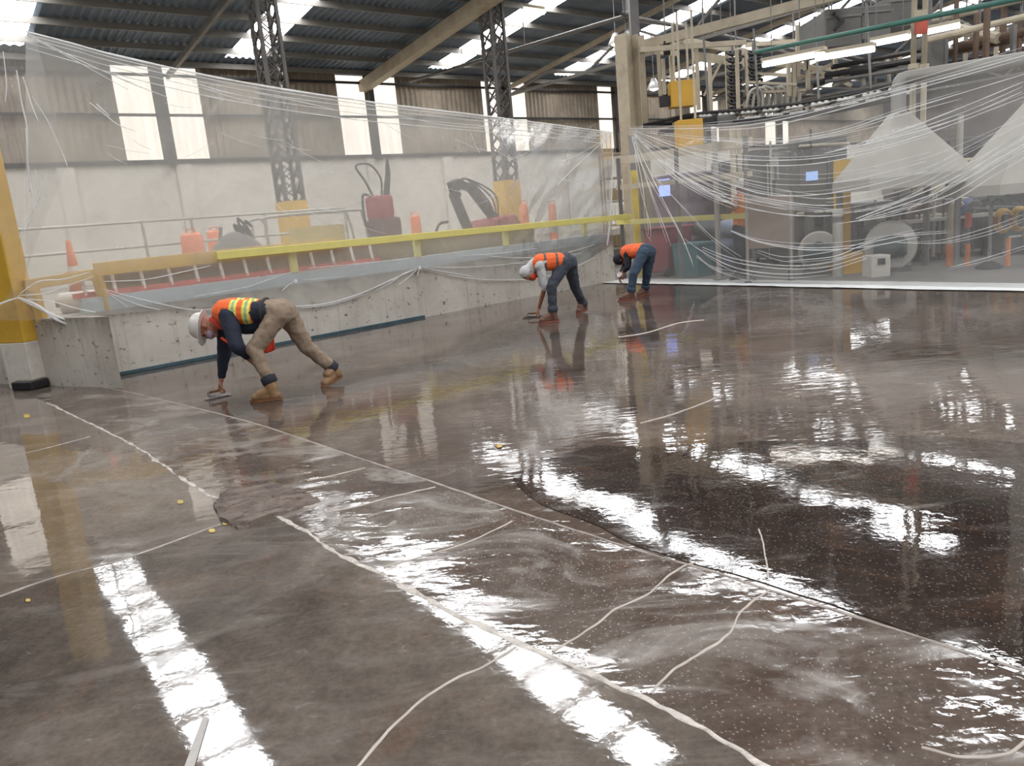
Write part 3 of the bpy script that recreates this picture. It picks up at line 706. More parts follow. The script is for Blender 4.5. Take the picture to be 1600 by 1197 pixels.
# left sheet, hung high along the dock and lashed to the rail posts
top = [(40, 48), (110, 66), (180, 85), (300, 112), (400, 131), (500, 147), (600, 161), (750, 179), (860, 193), (958, 206)]
bot = [(40, 468), (110, 500), (170, 492), (235, 486), (300, 479), (380, 480), (460, 479), (545, 465), (600, 446), (652, 421), (700, 430), (800, 440), (880, 424), (925, 402), (952, 385)]
t = thing('plastic_sheet', 'wide milky plastic sheet hung along the dock in front of the columns', 'plastic sheet', LP(0, -.05, 0))
def lfilm(u, v):
    x = 40 + (956 - 40) * u
    yt = interp(top, x); yb = interp(bot, x); y = yt + (yb - yt) * v
    p = LQ(x + 10 * (1 - v) * (u - .5) * 0, y, -0.05)
    s = Ls(p); z = p.z
    amp = 0.012 + 0.03 * (1 - v) * 0.6
    r = amp * noise.noise(V((s * 1.2 - z * 1.6, z * 1.1 + s * .5, 3))) + 0.008 * noise.noise(V((s * 5 - z * 5, z * 1.5, 9)))
    if z < 1.15: r = min(r, 0.01) * 0.6 - 0.012 * abs(noise.noise(V((s * 4, z * 9, 2))))
    return p + LN * r
b = MB(); b.grid(lfilm, 200, 90); b.build('film', m_film_l, t, smooth=True)
def lf(*q, off=-0.062): return [LQ(x, y, off) for x, y in q]
hem = [(x, y + 1) for x, y in top]
for dy, r in ((0, .016), (4, .008), (9, .007), (16, .006), (24, .008)):
    fold_tube(lf(*[(x, y + dy * (1 + .35 * math.sin(x * .004))) for x, y in hem]), r, t, m_fold)
for q, r in (([(45, 55), (120, 92), (200, 128), (262, 152)], .006), ([(50, 60), (100, 85), (160, 118), (200, 140)], .005), ([(140, 160), (165, 180), (185, 195), (212, 205)], .007), ([(150, 162), (172, 182)], .006),
             ([(300, 128), (345, 142), (390, 152)], .007), ([(310, 136), (355, 150), (395, 160)], .006), ([(320, 150), (350, 157)], .006), ([(400, 146), (460, 157), (525, 172)], .006),
             ([(620, 180), (700, 196), (800, 203), (870, 207)], .005), ([(955, 208), (935, 228), (900, 260), (870, 290)], .006), ([(955, 212), (910, 238), (880, 252)], .004), ([(950, 212), (880, 214), (800, 218)], .005),
             ([(735, 205), (742, 225), (750, 240)], .005), ([(958, 206), (957, 270), (954, 340), (949, 384)], .012),
             ([(162, 452), (230, 470), (300, 484), (345, 481)], .008), ([(165, 455), (215, 476), (250, 484)], .008), ([(165, 456), (200, 480)], .006),
             ([(160, 440), (225, 437), (290, 424), (330, 415)], .008), ([(462, 479), (510, 474), (560, 460), (610, 438), (650, 420)], .013), ([(470, 481), (520, 475), (575, 458)], .008),
             ([(650, 420), (630, 428), (610, 442), (586, 455)], .009), ([(652, 420), (640, 432), (622, 446)], .008), ([(655, 420), (652, 432)], .008), ([(660, 418), (690, 424), (740, 432)], .008), ([(660, 417), (720, 418), (800, 412), (900, 396)], .007),
             ([(463, 438), (450, 446), (440, 455)], .008), ([(470, 438), (495, 436), (540, 432)], .006), ([(700, 430), (760, 437), (830, 436), (880, 425), (930, 402)], .010), ([(760, 400), (820, 403), (880, 396), (930, 382)], .008), ([(800, 412), (850, 410), (910, 395)], .007), ([(720, 400), (780, 396), (840, 388)], .006),
             ([(455, 425), (420, 437), (380, 450), (300, 464)], .007), ([(480, 420), (560, 412), (640, 404)], .006)):
    fold_tube(lf(*q), r * 1.25, t, m_fold)
for i in range(26):
    x0 = random.uniform(120, 900); y0 = interp(top, x0) + random.uniform(15, 200); L = random.uniform(25, 90); a = random.choice([.35, .55, -.5, .2])
    fold_tube(lf((x0, y0), (x0 + L * .5, y0 + L * .5 * a + 2), (x0 + L, y0 + L * a)), .0045, t, m_fold_s)
for k, sx in enumerate((462, 656)):                          # knots round the rail posts
    p = LQ(sx, 440 if k == 0 else 419, -.07); b = MB(); b.ell(p, LD, LN, V((0, 0, 1)), .03, .02, .035); b.build('knot', m_fold, t, smooth=True)

# bunched drop of film round the corner post
t = thing('plastic_drop', 'gathered curtain of plastic film knotted round the yellow corner post', 'plastic sheet', V((pb_.x, pb_.y - .1, 0.9)))
YP = pb_.y - 0.12
dl = [(48, -70), (120, -60), (250, -40), (350, 6), (430, 20), (466, 26), (490, -10), (500, -40)]
dr = [(48, 58), (120, 78), (200, 98), (262, 112), (330, 80), (430, 44), (466, 36), (485, 70), (500, 110)]
def sinterp(tab, x): return sum(interp(tab, x + d) for d in (-24, -12, 0, 12, 24)) / 5
def drop(u, v):
    y = 48 + (500 - 48) * v; xl = sinterp(dl, y); xr = sinterp(dr, y); x = xl + (xr - xl) * u
    pinch = abs(y - 464) / 90; pinch = min(1, pinch)
    p = at_Y(x, y, YP - 0.02); 
    return p + V((0, -0.05 * pinch * (0.5 + 0.5 * math.sin(u * 15 + 2 * noise.noise(V((u * 3, v * 2, 0))))) - .03, 0))
b = MB(); b.grid(drop, 90, 60); b.build('film', m_film_r, t, smooth=True)
for q, r in (([(26, 110), (34, 160), (42, 200), (43, 250), (47, 300)], .012), ([(36, 120), (50, 165), (60, 190)], .010), ([(50, 150), (75, 190), (98, 240), (106, 262)], .006), ([(5, 80), (10, 130), (8, 160)], .008), ([(40, 200), (44, 260), (52, 330), (36, 365)], .009),
             ([(55, 265), (60, 310), (40, 350), (30, 370)], .007), ([(70, 270), (72, 310)], .006), ([(28, 464), (60, 478), (90, 500), (130, 512), (168, 500)], .022), ([(28, 466), (70, 486), (120, 504), (160, 497)], .016), ([(28, 462), (70, 458), (110, 445), (145, 432)], .010), ([(28, 465), (0, 475), (-30, 492)], .018),
             ([(30, 468), (75, 470), (120, 482), (150, 488)], .009), ([(30, 460), (60, 440), (100, 436), (140, 425)], .009)):
    fold_tube([at_Y(x, y, YP - .1) for x, y in q], r, t, m_fold)

# right screen, strung from the beige column toward the right, sagging in long pleats
t = thing('plastic_screen', 'clear plastic screen with long sagging pleats in front of the machinery', 'plastic sheet', SA.copy())
rtop = [(984, 198), (1100, 196), (1200, 186), (1280, 170), (1350, 151), (1480, 115), (1600, 81), (1750, 38)]
rbot = [(984, 436), (1100, 440), (1200, 441), (1300, 443), (1400, 446), (1500, 448), (1600, 450), (1750, 452)]
def rfilm(u, v):
    x = 984 + (1740 - 984) * u; yt = interp(rtop, x); yb = interp(rbot, x); y = yt + (yb - yt) * v
    p = RQ(x, y, 0.0); s = (p - SA).dot(SD); z = p.z
    r = 0.06 * noise.noise(V((s * .5, z * 1.6 - s * .1, 1))) + 0.02 * noise.noise(V((s * 1.0, z * 6 - s * .5, 5))) + .008 * noise.noise(V((s * 2, z * 16, 7)))
    if z < .03: p.z = .012
    return p + SN * r * (1 - .6 * v)
b = MB(); b.grid(rfilm, 190, 110); b.build('film', m_film_r, t, smooth=True)
def rf(q, off): return [RQ(x, y, -0.03 + off) for x, y in q]
fam = [([(986, 199), (1100, 198), (1200, 188), (1350, 153), (1480, 118), (1600, 84), (1700, 55)], 4, 5, .011), ([(990, 203), (1090, 215), (1200, 220), (1300, 208), (1400, 178), (1500, 148), (1650, 100)], 3, 4, .008),
       ([(990, 205), (1085, 237), (1150, 249), (1250, 251), (1340, 238), (1450, 208), (1600, 150)], 3, 5, .009), ([(1150, 225), (1200, 230), (1290, 218), (1390, 195)], 2, 6, .006),
       ([(990, 207), (1080, 254), (1180, 284), (1260, 290), (1340, 280), (1450, 252), (1600, 186)], 5, 7, .010), ([(990, 208), (1060, 258), (1150, 300), (1250, 318), (1310, 318), (1420, 292), (1500, 255), (1620, 190)], 5, 8, .010),
       ([(990, 210), (1050, 264), (1100, 296), (1155, 312), (1230, 326), (1300, 328)], 4, 5, .010), ([(990, 210), (1040, 266), (1095, 300), (1150, 320)], 3, 4, .009),
       ([(1030, 250), (1070, 275), (1120, 300), (1155, 316)], 3, 5, .010), ([(988, 212), (1010, 262), (1040, 320), (1065, 372), (1080, 415)], 2, 5, .008), ([(988, 212), (1020, 270), (1075, 330), (1110, 372), (1160, 405)], 2, 6, .007),
       ([(988, 214), (1000, 280), (1012, 350), (1014, 372)], 3, 5, .010), ([(988, 214), (1015, 300), (1045, 380)], 2, 4, .007), ([(1160, 310), (1240, 322), (1330, 330), (1380, 322), (1440, 300)], 2, 4, .006),
       ([(1170, 310), (1230, 322), (1310, 330)], 2, 4, .006), ([(1072, 374), (1100, 392), (1150, 414), (1220, 424), (1290, 420), (1350, 402)], 4, 5, .010), ([(1140, 360), (1190, 376), (1260, 386), (1340, 382), (1440, 364)], 3, 5, .010),
       ([(1180, 392), (1230, 406), (1300, 400), (1350, 384), (1400, 372), (1480, 365)], 3, 5, .009), ([(1240, 416), (1300, 408), (1360, 386)], 2, 4, .008), ([(1400, 380), (1470, 378), (1540, 362), (1600, 340)], 3, 5, .008), ([(1340, 345), (1400, 325), (1480, 295), (1560, 250), (1640, 200)], 5, 9, .010),
       ([(1420, 330), (1500, 280), (1580, 230), (1650, 190)], 4, 8, .010), ([(1290, 240), (1400, 212), (1500, 178), (1600, 135)], 3, 6, .009), ([(1310, 350), (1370, 338), (1430, 318)], 2, 4, .007), ([(1090, 400), (1120, 420), (1170, 434)], 3, 4, .008), ([(1480, 420), (1540, 405), (1620, 380)], 2, 5, .006)]
for q, cnt, gap, r in fam:
    for k in range(cnt):
        o = (k - (cnt - 1) / 2) * gap; ph = random.uniform(0, 6)
        n_ = len(q)
        pts = [(x + random.uniform(-4, 4), y + o * (0.15 + min(1, i / 2)) + 1.5 * math.sin(ph + i)) for i, (x, y) in enumerate(q)]
        a = random.randint(0, 1) if n_ > 5 else 0; e_ = n_ - (random.randint(0, 1) if n_ > 5 else 0)
        fold_tube(rf(pts[a:e_], -.012 * random.random()), r * random.choice([.45, .7, 1.0]), t, m_fold if random.random() < .6 else m_fold_s)
# its tail lying on the floor
t_ = [RP(s, -0.02 - .16 * (1 + .25 * noise.noise(V((s * .8, 0, 0)))) * 0 , .014) for s in (0,)]
b = MB()
def tail(u, v):
    s = -.12 + 11.3 * u; w = -.32 - .06 * noise.noise(V((s * .7, 3, 0))); q = 0.48 + (w - .48) * v
    return RP(s, q, .012 + .012 * abs(noise.noise(V((s * 2.5, q * 6, 4)))))
b.grid(tail, 160, 10)
tag(b.build('film_tail', M('white_film_tail', (226, 228, 226), .35, 0, .05), None, smooth=True), 'flat white plastic strip on the wet floor along the foot of the clear screen', 'plastic strip')

# ================================================================ OVERHEAD AND MACHINE SIDE
m_cream = M('cream_steel', (188, 177, 156), 0.55, 0, 0.1, 3, dirt=(132, 116, 96), dirt_amt=0.45)
m_tube = E_('tube_light', (255, 252, 246), 6.0)
m_green = M('pipe_green', (64, 112, 100), 0.45, 0, 0.12, 3)
m_duct = M('grey_duct', (100, 98, 94), 0.55, 0.1, 0.1, 2)
m_hood = M('pale_hood', (172, 168, 160), 0.6, 0, 0.06, 2)
m_mach = M('machine_grey', (92, 92, 90), 0.55, 0.1, 0.2, 3, dirt=(56, 50, 46), dirt_amt=0.6)
m_mblue = M('machine_green_grey', (84, 98, 98), 0.55, 0.1, 0.2, 3, dirt=(50, 48, 46), dirt_amt=0.5)
m_brown = M('rusty_brown', (104, 84, 70), 0.75, 0, 0.25, 5)
UPZ = V((0, 0, 1))
m_duct2 = M('round_duct', (146, 143, 137), .5, .2, .08, 3)
def pbox(b, x0, y0, x1, y1, Y, depth, z0=None, tilt=0.0, wk=1.0):
    """a box whose front stands at depth Y, turned to the hall's cross direction by tilt"""
    a = at_Y(x0, (y0 + y1) / 2, Y); c = at_Y(x1, (y0 + y1) / 2, Y); t_ = at_Y((x0 + x1) / 2, y0, Y); u = at_Y((x0 + x1) / 2, y1, Y)
    zt = t_.z; zb = u.z if z0 is None else z0
    mid = V(((a.x + c.x) / 2, Y + depth / 2, (zt + zb) / 2))
    rx = V((math.cos(tilt), math.sin(tilt), 0)); ry = V((-rx.y, rx.x, 0))
    b.box(mid, (c - a).length * wk, depth, abs(zt - zb), rx, ry); return mid
def foot(x, y, Y):
    p = at_Y(x, y, Y); p.z = 0; return p
def on_floor(x, y): return at_z(x, y, 0)
def hz(px, py, z):                     # sight line meets the level z
    d = ray(px, py); return CO + d * ((z - CAM_H) / d.z)

# beige H column at the end of the dock
P = at_Y(992, 300, 18.0); P.z = 0; zt = hz(978, 78, 5.2).z
t = thing('beige_column', 'beige H section steel column at the corner where the two plastic sheets meet', 'column', P); t['kind'] = 'thing'
for s, nm in ((-1, 'flange'), (1, 'flange')):
    b = MB(); b.box(P + WD * (s * .19) + V((0, 0, 2.6)), .025, .34, 5.2, WD, WN); b.build(nm, m_beige, t)
b = MB(); b.box(P + V((0, 0, 2.6)), .37, .02, 5.2, WD, WN); b.build('web', m_beige, t)
P2 = at_Y(1003, 250, 18.8); P2.z = 0
t = thing('boxed_column', 'broad beige boxed column just behind the beige H section column', 'column', P2); t['kind'] = 'thing'
b = MB(); b.box(P2 + V((0, 0, 2.65)), .34, .3, 5.3); b.build('casing', m_beige, t, bevel=.01)
b = MB(); b.box(P2 + V((-.08, -.16, 2.6)), .05, .03, 5.2); b.build('cable_trunking', m_cream, t)
b = MB(); b.box(P2 + V((0, 0.02, 6.2)), .2, .18, 1.8); b.build('upper_stanchion', m_steel, t)

def hang(b, p, r=.012):
    nn = (p - W0).dot(WN); b.tube([p, V((p.x, p.y, roof_z(max(0, min(33, nn))) - .12))], r, 6)
# long cream overhead runway
a = hz(972, 79, 5.25); c = hz(1285, -2, 5.25); c = a + (c - a) * 1.5
t = thing('overhead_runway', 'long cream overhead runway beam on thin hanger rods above the clear screen', 'beam', a); t['kind'] = 'thing'
b = MB(); b.bar(a, c, .12, .2); b.build('runway_beam', m_cream, t)
for f in (.2, .33, .36, .55, .75, .95):
    b = MB(); hang(b, a.lerp(c, f)); b.build('hanger_rod', m_steel, t)
pm = a.lerp(c, .17); b = MB(); b.box(pm - V((0, 0, .2)), .14, .1, .3); b.build('trolley', m_dark, t)
# grey sprinkler pipe with a bend
a = hz(640, 128, 6.2); k = hz(978, 25, 6.2); c = hz(1330, 96, 6.0)
t = thing('sprinkler_pipe', 'grey sprinkler pipe bending under the roof above the beige column', 'pipe', k)
b = MB(); b.tube(spline([a, a.lerp(k, .5), k.lerp(a, .02), k.lerp(c, .02), k.lerp(c, .5), c], 6), .05, 10); b.build('pipe_run', m_steel, t, smooth=True)
b = MB(); b.tube([k, k + V((0, 0, 1.2))], .07, 10); b.build('drop_pipe', m_steel, t)
for f in (.3, .6):
    b = MB(); hang(b, a.lerp(k, f)); b.build('hanger_rod', m_steel, t)

# cream conveyor gantry frame
t = thing('conveyor_gantry', 'cream steel conveyor gantry hung above the far machines', 'gantry', at_Y(1090, 130, 19.5))
GY = 19.0
gx = [(1028, 70, 150), (1036, 92, 148), (1047, 66, 190), (1088, 74, 172), (1108, 84, 176), (1135, 80, 190), (1151, 78, 180), (1166, 80, 150)]
for i, (x, y0, y1) in enumerate(gx):
    y = GY + (i % 3) * .5; b = MB(); p = at_Y(x, y0, y); q = at_Y(x, y1, y); b.bar(V((p.x, y, p.z)), V((p.x, y, q.z)), .075, .075); b.build('drop_post', m_cream, t)
for (x0, y0, x1, y1, ya, yb, w, h) in ((1000, 78, 1165, 66, 18.6, 19.0, .12, .16), (1050, 70, 1130, 74, 19.2, 20.6, .12, .12), (1062, 62, 1165, 82, 18.8, 20.5, .1, .22), (1010, 80, 1060, 84, 19.2, 20, .1, .16), (1085, 88, 1165, 98, 20, 21, .1, .3),
                                    (1165, 128, 1245, 132, 19, 18.5, .08, .08), (1170, 145, 1260, 140, 19.5, 18.5, .08, .08), (1180, 115, 1300, 122, 19.5, 18.5, .12, .1), (1200, 100, 1330, 110, 20, 19, .12, .14), (1128, 95, 1100, 150, 19.4, 19.6, .08, .08), (1165, 70, 1280, 62, 20, 19, .1, .14), (1238, 128, 1300, 100, 18.8, 18.5, .09, .1), (1250, 100, 1330, 134, 19, 19, .09, .12)):
    b = MB(); b.bar(at_Y(x0, y0, ya), at_Y(x1, y1, yb), w * .7, h * .7); b.build('cross_rail', m_cream, t)
for x, y0, y1 in ((1232, 92, 150), (1240, 92, 152), (1262, 88, 140), (1258, 40, 110), (1246, 40, 120), (1305, 80, 130)):
    b = MB(); p = at_Y(x, y0, 18.6); q = at_Y(x, y1, 18.6); b.bar(p, V((p.x, p.y, q.z)), .08, .08); b.build('drop_post', m_cream, t)
for x in (1040, 1100, 1150, 1240):
    b = MB(); hang(b, at_Y(x, 75, 19.6), .02); b.build('hanger_rod', m_steel, t)

# coil stacks (cable carriers)
for (x, lab) in ((1146, 'nearer stack of dark rubber loops hanging in the gantry'), (1178, 'farther stack of dark rubber loops hanging in the gantry')):
    Pm = at_Y(x, 132, 19.6)
    t = thing('loop_stack', lab, 'cable loops', Pm, None)
    b = MB(); b.tube([Pm + V((0, 0, -.7)), Pm + V((0, 0, .95))], .03, 8); b.build('core_rod', m_steel, t)
    for k in range(9):
        z = -.6 + k * .16
        b = MB(); b.tube(spline([Pm + V((-.16, -.1, z + .05)), Pm + V((-.1, -.18, z - .03)), Pm + V((.1, -.18, z - .03)), Pm + V((.16, -.1, z + .05)), Pm + V((.1, .06, z + .07)), Pm + V((-.1, .06, z + .07)), Pm + V((-.16, -.1, z + .05))], 4), .035, 7); b.build('rubber_loop', m_rubber, t, smooth=True)
# festoon of grey hoses
Pm = at_Y(1200, 152, 19.2)
t = thing('hose_festoon', 'tangle of grey hoses looping beside the rubber loop stacks', 'hoses', Pm)
for k in range(7):
    o = V((-.45 + .17 * k, .06 * k, 0))
    b = MB(); b.tube(spline([Pm + o + V((-.1, 0, -.35)), Pm + o + V((0, 0, .1 + .05 * (k % 3))), Pm + o + V((.18, 0, .22)), Pm + o + V((.32, 0, .05)), Pm + o + V((.3, 0, -.35))], 6), .04, 8); b.build('hose', m_galv, t, smooth=True)

# hanging yellow boxes
def ybox(x0, y0, x1, y1, Y, label, rod=True):
    b = MB(); Pm = pbox(b, x0, y0, x1, y1, Y, .35)
    t = thing('yellow_control_box', label, 'box', Pm); b.build('enclosure', M('ochre_yellow', (206, 160, 58), 0.55, 0, .08, 3), t, bevel=.01)
    h = at_Y(x0, y0, Y).z
    for s in (-.15, .15):
        b = MB(); b.bar(V((Pm.x + s, Pm.y, h)), V((Pm.x + s, Pm.y, 5.3)), .04, .04); b.build('drop_arm', m_cream, t)
    return t, Pm
t, Pm = ybox(1049, 125, 1088, 166, 17.6, 'yellow hanging box fully above the clear screen, beside a small black box')
b = MB(); pbox(b, 1034, 150, 1049, 165, 17.7, .25); b.build('side_junction', m_rubber, t)
ybox(1060, 186, 1099, 232, 16.6, 'lower yellow hanging box partly behind the clear screen')

# dark roller conveyor running overhead with a row of pale carriers
t = thing('overhead_conveyor', 'dark overhead chain conveyor with pale carriers running above the clear screen', 'conveyor', at_Y(1250, 170, 16.5))
ca = [(1002, 196, 18.4), (1030, 190, 18.2), (1090, 178, 17.6), (1160, 172, 17.0), (1240, 163, 16.3), (1330, 148, 15.6), (1412, 130, 15.0)]
up_ = [at_Y(*q) for q in ca]; lo_ = [p - V((0, 0, .22)) for p in up_]
for P_, w in ((up_, .06), (lo_, .06)):
    for off in (0, .45):
        b = MB(); b.tube(spline([p + V((.15 * off, off, 0)) for p in P_[1:]], 5), w * .7, 6); b.build('track', m_dark, t)
b = MB(); b.tube(spline(up_[:3], 5), .03, 6); b.build('feed_rail', m_dark, t)
sp = spline(up_[2:], 9); random.seed(3)
for i, p in enumerate(sp[:-1]):
    b = MB(); b.box(p + V((.03, .15, -.05)), .12, .4, .05); b.box(p + V((.1, .15, -.17)), .12, .4, .05); b.box(p + V((.03, .2, -.12)), .03, .05, .2); b.build('carrier', m_rung if i % 4 else m_mach, t)
for i in (3, 12, 22, 30, 38):
    if i < len(sp): b = MB(); b.tube([sp[i], sp[i] + V((0, .2, 1.6))], .025, 6); b.build('hanger_rod', m_steel, t)
b = MB(); b.tube([at_Y(1003, 198, 18.4), at_Y(1050, 193, 18.2)], .05, 8); b.build('end_stop', m_dark, t)
b = MB(); pbox(b, 1098, 183, 1120, 196, 17.2, .3); b.build('drive_motor', m_rubber, t, bevel=.02)
b = MB(); pbox(b, 1122, 178, 1155, 197, 17.1, .3); b.build('gear_cover', m_duct, t, bevel=.05)

# second tier of dark pipework above it
t = thing('pipe_bundle', 'bundle of dark process pipes and trays above the chain conveyor', 'pipes', at_Y(1330, 110, 17.5))
for (x0, y0, x1, y1, ya, yb, r, mm) in ((1290, 118, 1440, 92, 17.5, 16, .06, m_dark), (1300, 105, 1440, 78, 17.5, 16, .05, m_dark), (1290, 128, 1420, 108, 17.2, 16, .04, m_steel), (1320, 122, 1440, 102, 17.2, 16, .05, m_mach), (1345, 100, 1350, 134, 17, 17, .05, m_galv), (1362, 96, 1366, 132, 17, 17, .05, m_steel), (1385, 92, 1388, 128, 17, 17, .06, m_galv),
                                        (1396, 90, 1400, 120, 17, 17, .04, m_steel), (1405, 88, 1407, 122, 16.8, 16.8, .05, m_cream), (1300, 134, 1330, 122, 17.2, 17, .05, m_galv), (1330, 112, 1400, 104, 17, 16.5, .1, m_dark), (1270, 133, 1300, 122, 17.5, 17.4, .06, m_dark)):
    b = MB(); b.tube([at_Y(x0, y0, ya), at_Y(x1, y1, yb)], r, 8); b.build('pipe', mm, t)
for x in (1300, 1360, 1430):
    b = MB(); hang(b, at_Y(x, 104, 17.0), .015); b.build('hanger_rod', m_steel, t)

# strip lights
def striplight(x0, y0, x1, y1, Y0, Y1, label):
    a = at_Y(x0, y0, Y0); c = at_Y(x1, y1, Y1)
    t = thing('strip_light', label, 'light', a.lerp(c, .5), None)
    b = MB(); b.bar(a + V((0, 0, .09)), c + V((0, 0, .09)), .2, .06); b.build('housing', m_cream, t)
    b = MB(); b.tube([a, c], .045, 10); b.build('lamp_tube', m_tube, t)
    for f in (.15, .85):
        b = MB(); hang(b, a.lerp(c, f) + V((0, 0, .1)), .008); b.build('hanger_wire', m_steel, t)
striplight(1192, 102, 1290, 83, 16.0, 15.2, 'lit strip light, left of the pair above the chain conveyor')
striplight(1275, 92, 1366, 77, 15.4, 14.6, 'lit strip light, right of the pair below the grey duct boxes')
striplight(1360, 70, 1420, 58, 16.5, 16.0, 'dim strip light behind the cream pipes near the red tag')
striplight(848, 2, 872, 5, 21, 21, 'small lit strip light under the roof, topmost of three above the middle column')
striplight(818, 15, 851, 20, 21.5, 21.5, 'small lit strip light under the roof, middle one of three above the middle column')
striplight(976, 59, 987, 61, 24, 24, 'tiny lit strip light beside the high bay lamps by the beige column')
striplight(1420, 95 - 38, 1500, 40, 17.5, 17.0, 'strip light in the far pipework beyond the red tag')
def bay(x, y, Y, label):
    P = at_Y(x, y, Y)
    t = thing('high_bay_lamp', label, 'lamp', P)
    b = MB(); b.lathe(P, (0, 0, 1), [(.0, .28), (.06, .28), (.1, .2), (.22, -.02), (.21, -.03), (.0, .02)], 20); b.build('reflector', m_alu, t, smooth=True)
    b = MB(); b.ell(P + V((0, 0, -.01)), V((1, 0, 0)), V((0, 1, 0)), UPZ, .13, .13, .06); b.build('bulb', m_tube, t, smooth=True)
    b = MB(); hang(b, P + V((0, 0, .27)), .012); b.build('hanger_rod', m_steel, t)
bay(962, 68, 23, 'bell shaped lamp hanging by the top of the beige column')
bay(984, 54, 25, 'small bright lamp just above the beige column top')
bay(1022, 138, 24, 'bell shaped lamp beside the hanging black box')
bay(1143, 86, 23, 'small lamp between the loop stacks and the gantry')

# green pipe, grey duct boxes, cream stand pipes, tag
a = at_Y(1180, 82, 15.6); c = at_Y(1620, -8, 11.8)
t = thing('green_pipe', 'long green pipe running overhead toward the top corner', 'pipe', a)
b = MB(); b.tube([a, a.lerp(c, .5), c], .042, 10); b.build('pipe_run', m_green, t, smooth=True)
for f in (.2, .5, .8):
    b = MB(); hang(b, a.lerp(c, f), .012); b.build('hanger_rod', m_steel, t)
for i, (x0, y0, x1, y1, Y, d, lab) in enumerate(((1291, 12, 1346, 72, 16.5, 1.4, 'broad grey duct box hanging behind the green pipe'), (1346, 8, 1392, 60, 16.9, 1.2, 'narrower grey duct box beside the broad one'), (1392, -10, 1432, 42, 17.4, 1.0, 'grey duct box nearest the red tag'))):
    b = MB(); Pm = pbox(b, x0, y0, x1, y1, Y, d)
    t = thing('duct_box', lab, 'duct', Pm); b.build('casing', m_duct, t, bevel=.02)
    b = MB(); b.box(Pm + V((0, -d / 2 - .01, .2)), .7, .03, .04); b.build('seam_rib', m_steel, t)
    b = MB(); hang(b, Pm + V((0, 0, .3)), .02); b.build('hanger_rod', m_steel, t)
b = MB(); Pm = at_Y(1306, 36, 16.4); 
t = thing('wall_valve', 'small dark valve on the face of the broad grey duct box', 'valve', Pm)
b.tube(spline([Pm + V((-.06, -.05, -.15)), Pm + V((.06, -.08, 0)), Pm + V((-.02, -.08, .12)), Pm + V((.02, .1, .2))], 5), .035, 7); b.build('valve_body', m_dark, t, smooth=True)
b = MB(); b.lathe(Pm + V((.06, -.1, 0)), (0, 1, 0), [(0, 0), (.07, 0), (.07, .02), (0, .02)], 14); b.build('hand_wheel', m_dark, t)
for x, Y, lab in ((1427, 13.6, 'nearer of two cream vertical pipes by the red tag'), (1444, 14.4, 'farther of two cream vertical pipes by the red tag')):
    p = at_Y(x, 106, Y); t = thing('stand_pipe', lab, 'pipe', p)
    b = MB(); b.tube([p, V((p.x, p.y, 6.6))], .045, 12); b.build('pipe_shaft', m_cream, t, smooth=True)
    b = MB(); b.cyl(p + V((0, 0, -.02)), p + V((0, 0, .06)), .08, .08, 14); b.build('flange', m_cream, t)
    b = MB(); b.tube([p + V((0, 0, 0)), V((p.x, p.y, 2.2))], .05, 8); b.build('lower_pipe', m_cream, t)
b = MB(); Pm = pbox(b, 1432, 24, 1450, 52, 13.5, .08); t = thing('red_tag_board', 'small faded red board with pale top fixed between the cream pipes', 'sign', Pm)
b.build('board', M('faded_red', (196, 96, 78), .6), t); b = MB(); pbox(b, 1432, 15, 1448, 25, 13.49, .09); b.build('pale_top', m_cream, t)

# large fume duct with elbow and pyramid hood
DY = 13.3
t = thing('fume_hood', 'big pale pyramid hood with round elbow duct, in front of the cream pipes', 'extraction hood', at_Y(1408, 260, DY))
p0 = at_Y(1404, 178, DY); p1 = at_Y(1404, 150, DY); p2 = at_Y(1407, 128, DY); p3 = at_Y(1422, 121, DY - .05); p4 = at_Y(1640, 86, DY - 1.2)
b = MB(); b.tube(spline([p0, p1, p2, p3, p3.lerp(p4, .2), p4], 7), 0.115, 20); b.build('elbow_duct', m_duct2, t, smooth=True)
tl = at_Y(1396, 176, DY); ap = at_Y(1405, 176, DY); bl = at_Y(1328, 290, DY); br = at_Y(1488, 262, DY)
zb = (bl.z + br.z) / 2; zt = ap.z; hw = (br.x - bl.x) / 2; mx_ = (bl.x + br.x) / 2
b = MB(); vs = []
for z, w in ((zt, .12), (zb, hw), (zb - .18, hw)):
    for i, j in ((-1, -1), (1, -1), (1, 1), (-1, 1)): vs.append(V((mx_ * (z < zt - .01) + ap.x * (z >= zt - .01) + i * w, DY + j * w * .8 * 1.0, z)))
fs = [(4 * r + k, 4 * r + (k + 1) % 4, 4 * r + 4 + (k + 1) % 4, 4 * r + 4 + k) for r in range(2) for k in range(4)] + [(0, 3, 2, 1)]
b.add(vs, fs); b.build('pyramid', m_hood, t)
for i in (-1, 1):
    b = MB(); b.tube([V((mx_ + i * hw * .9, DY + hw * .7, zb)), V((mx_ + i * hw * .9, DY + hw * .7, 0))], .06, 8); b.build('support_leg', m_steel, t)
ap2 = at_Y(1640, 150, 12.2); t = thing('side_hood', 'second grey pyramid hood cut off at the edge, past the big pale hood', 'extraction hood', ap2)
b = MB(); vs = []
for z, w in ((ap2.z, .15), (at_Y(1540, 290, 12.2).z, 1.05), (at_Y(1540, 290, 12.2).z - .15, 1.05)):
    for i, j in ((-1, -1), (1, -1), (1, 1), (-1, 1)): vs.append(V((ap2.x + i * w, 12.4 + j * w * .7, z)))
b.add(vs, fs); b.build('pyramid', m_hood, t)
b = MB(); b.tube([V((ap2.x, 12.4, ap2.z - .05)), V((ap2.x, 12.4, 6.8))], .14, 14); b.build('riser_duct', m_galv, t)
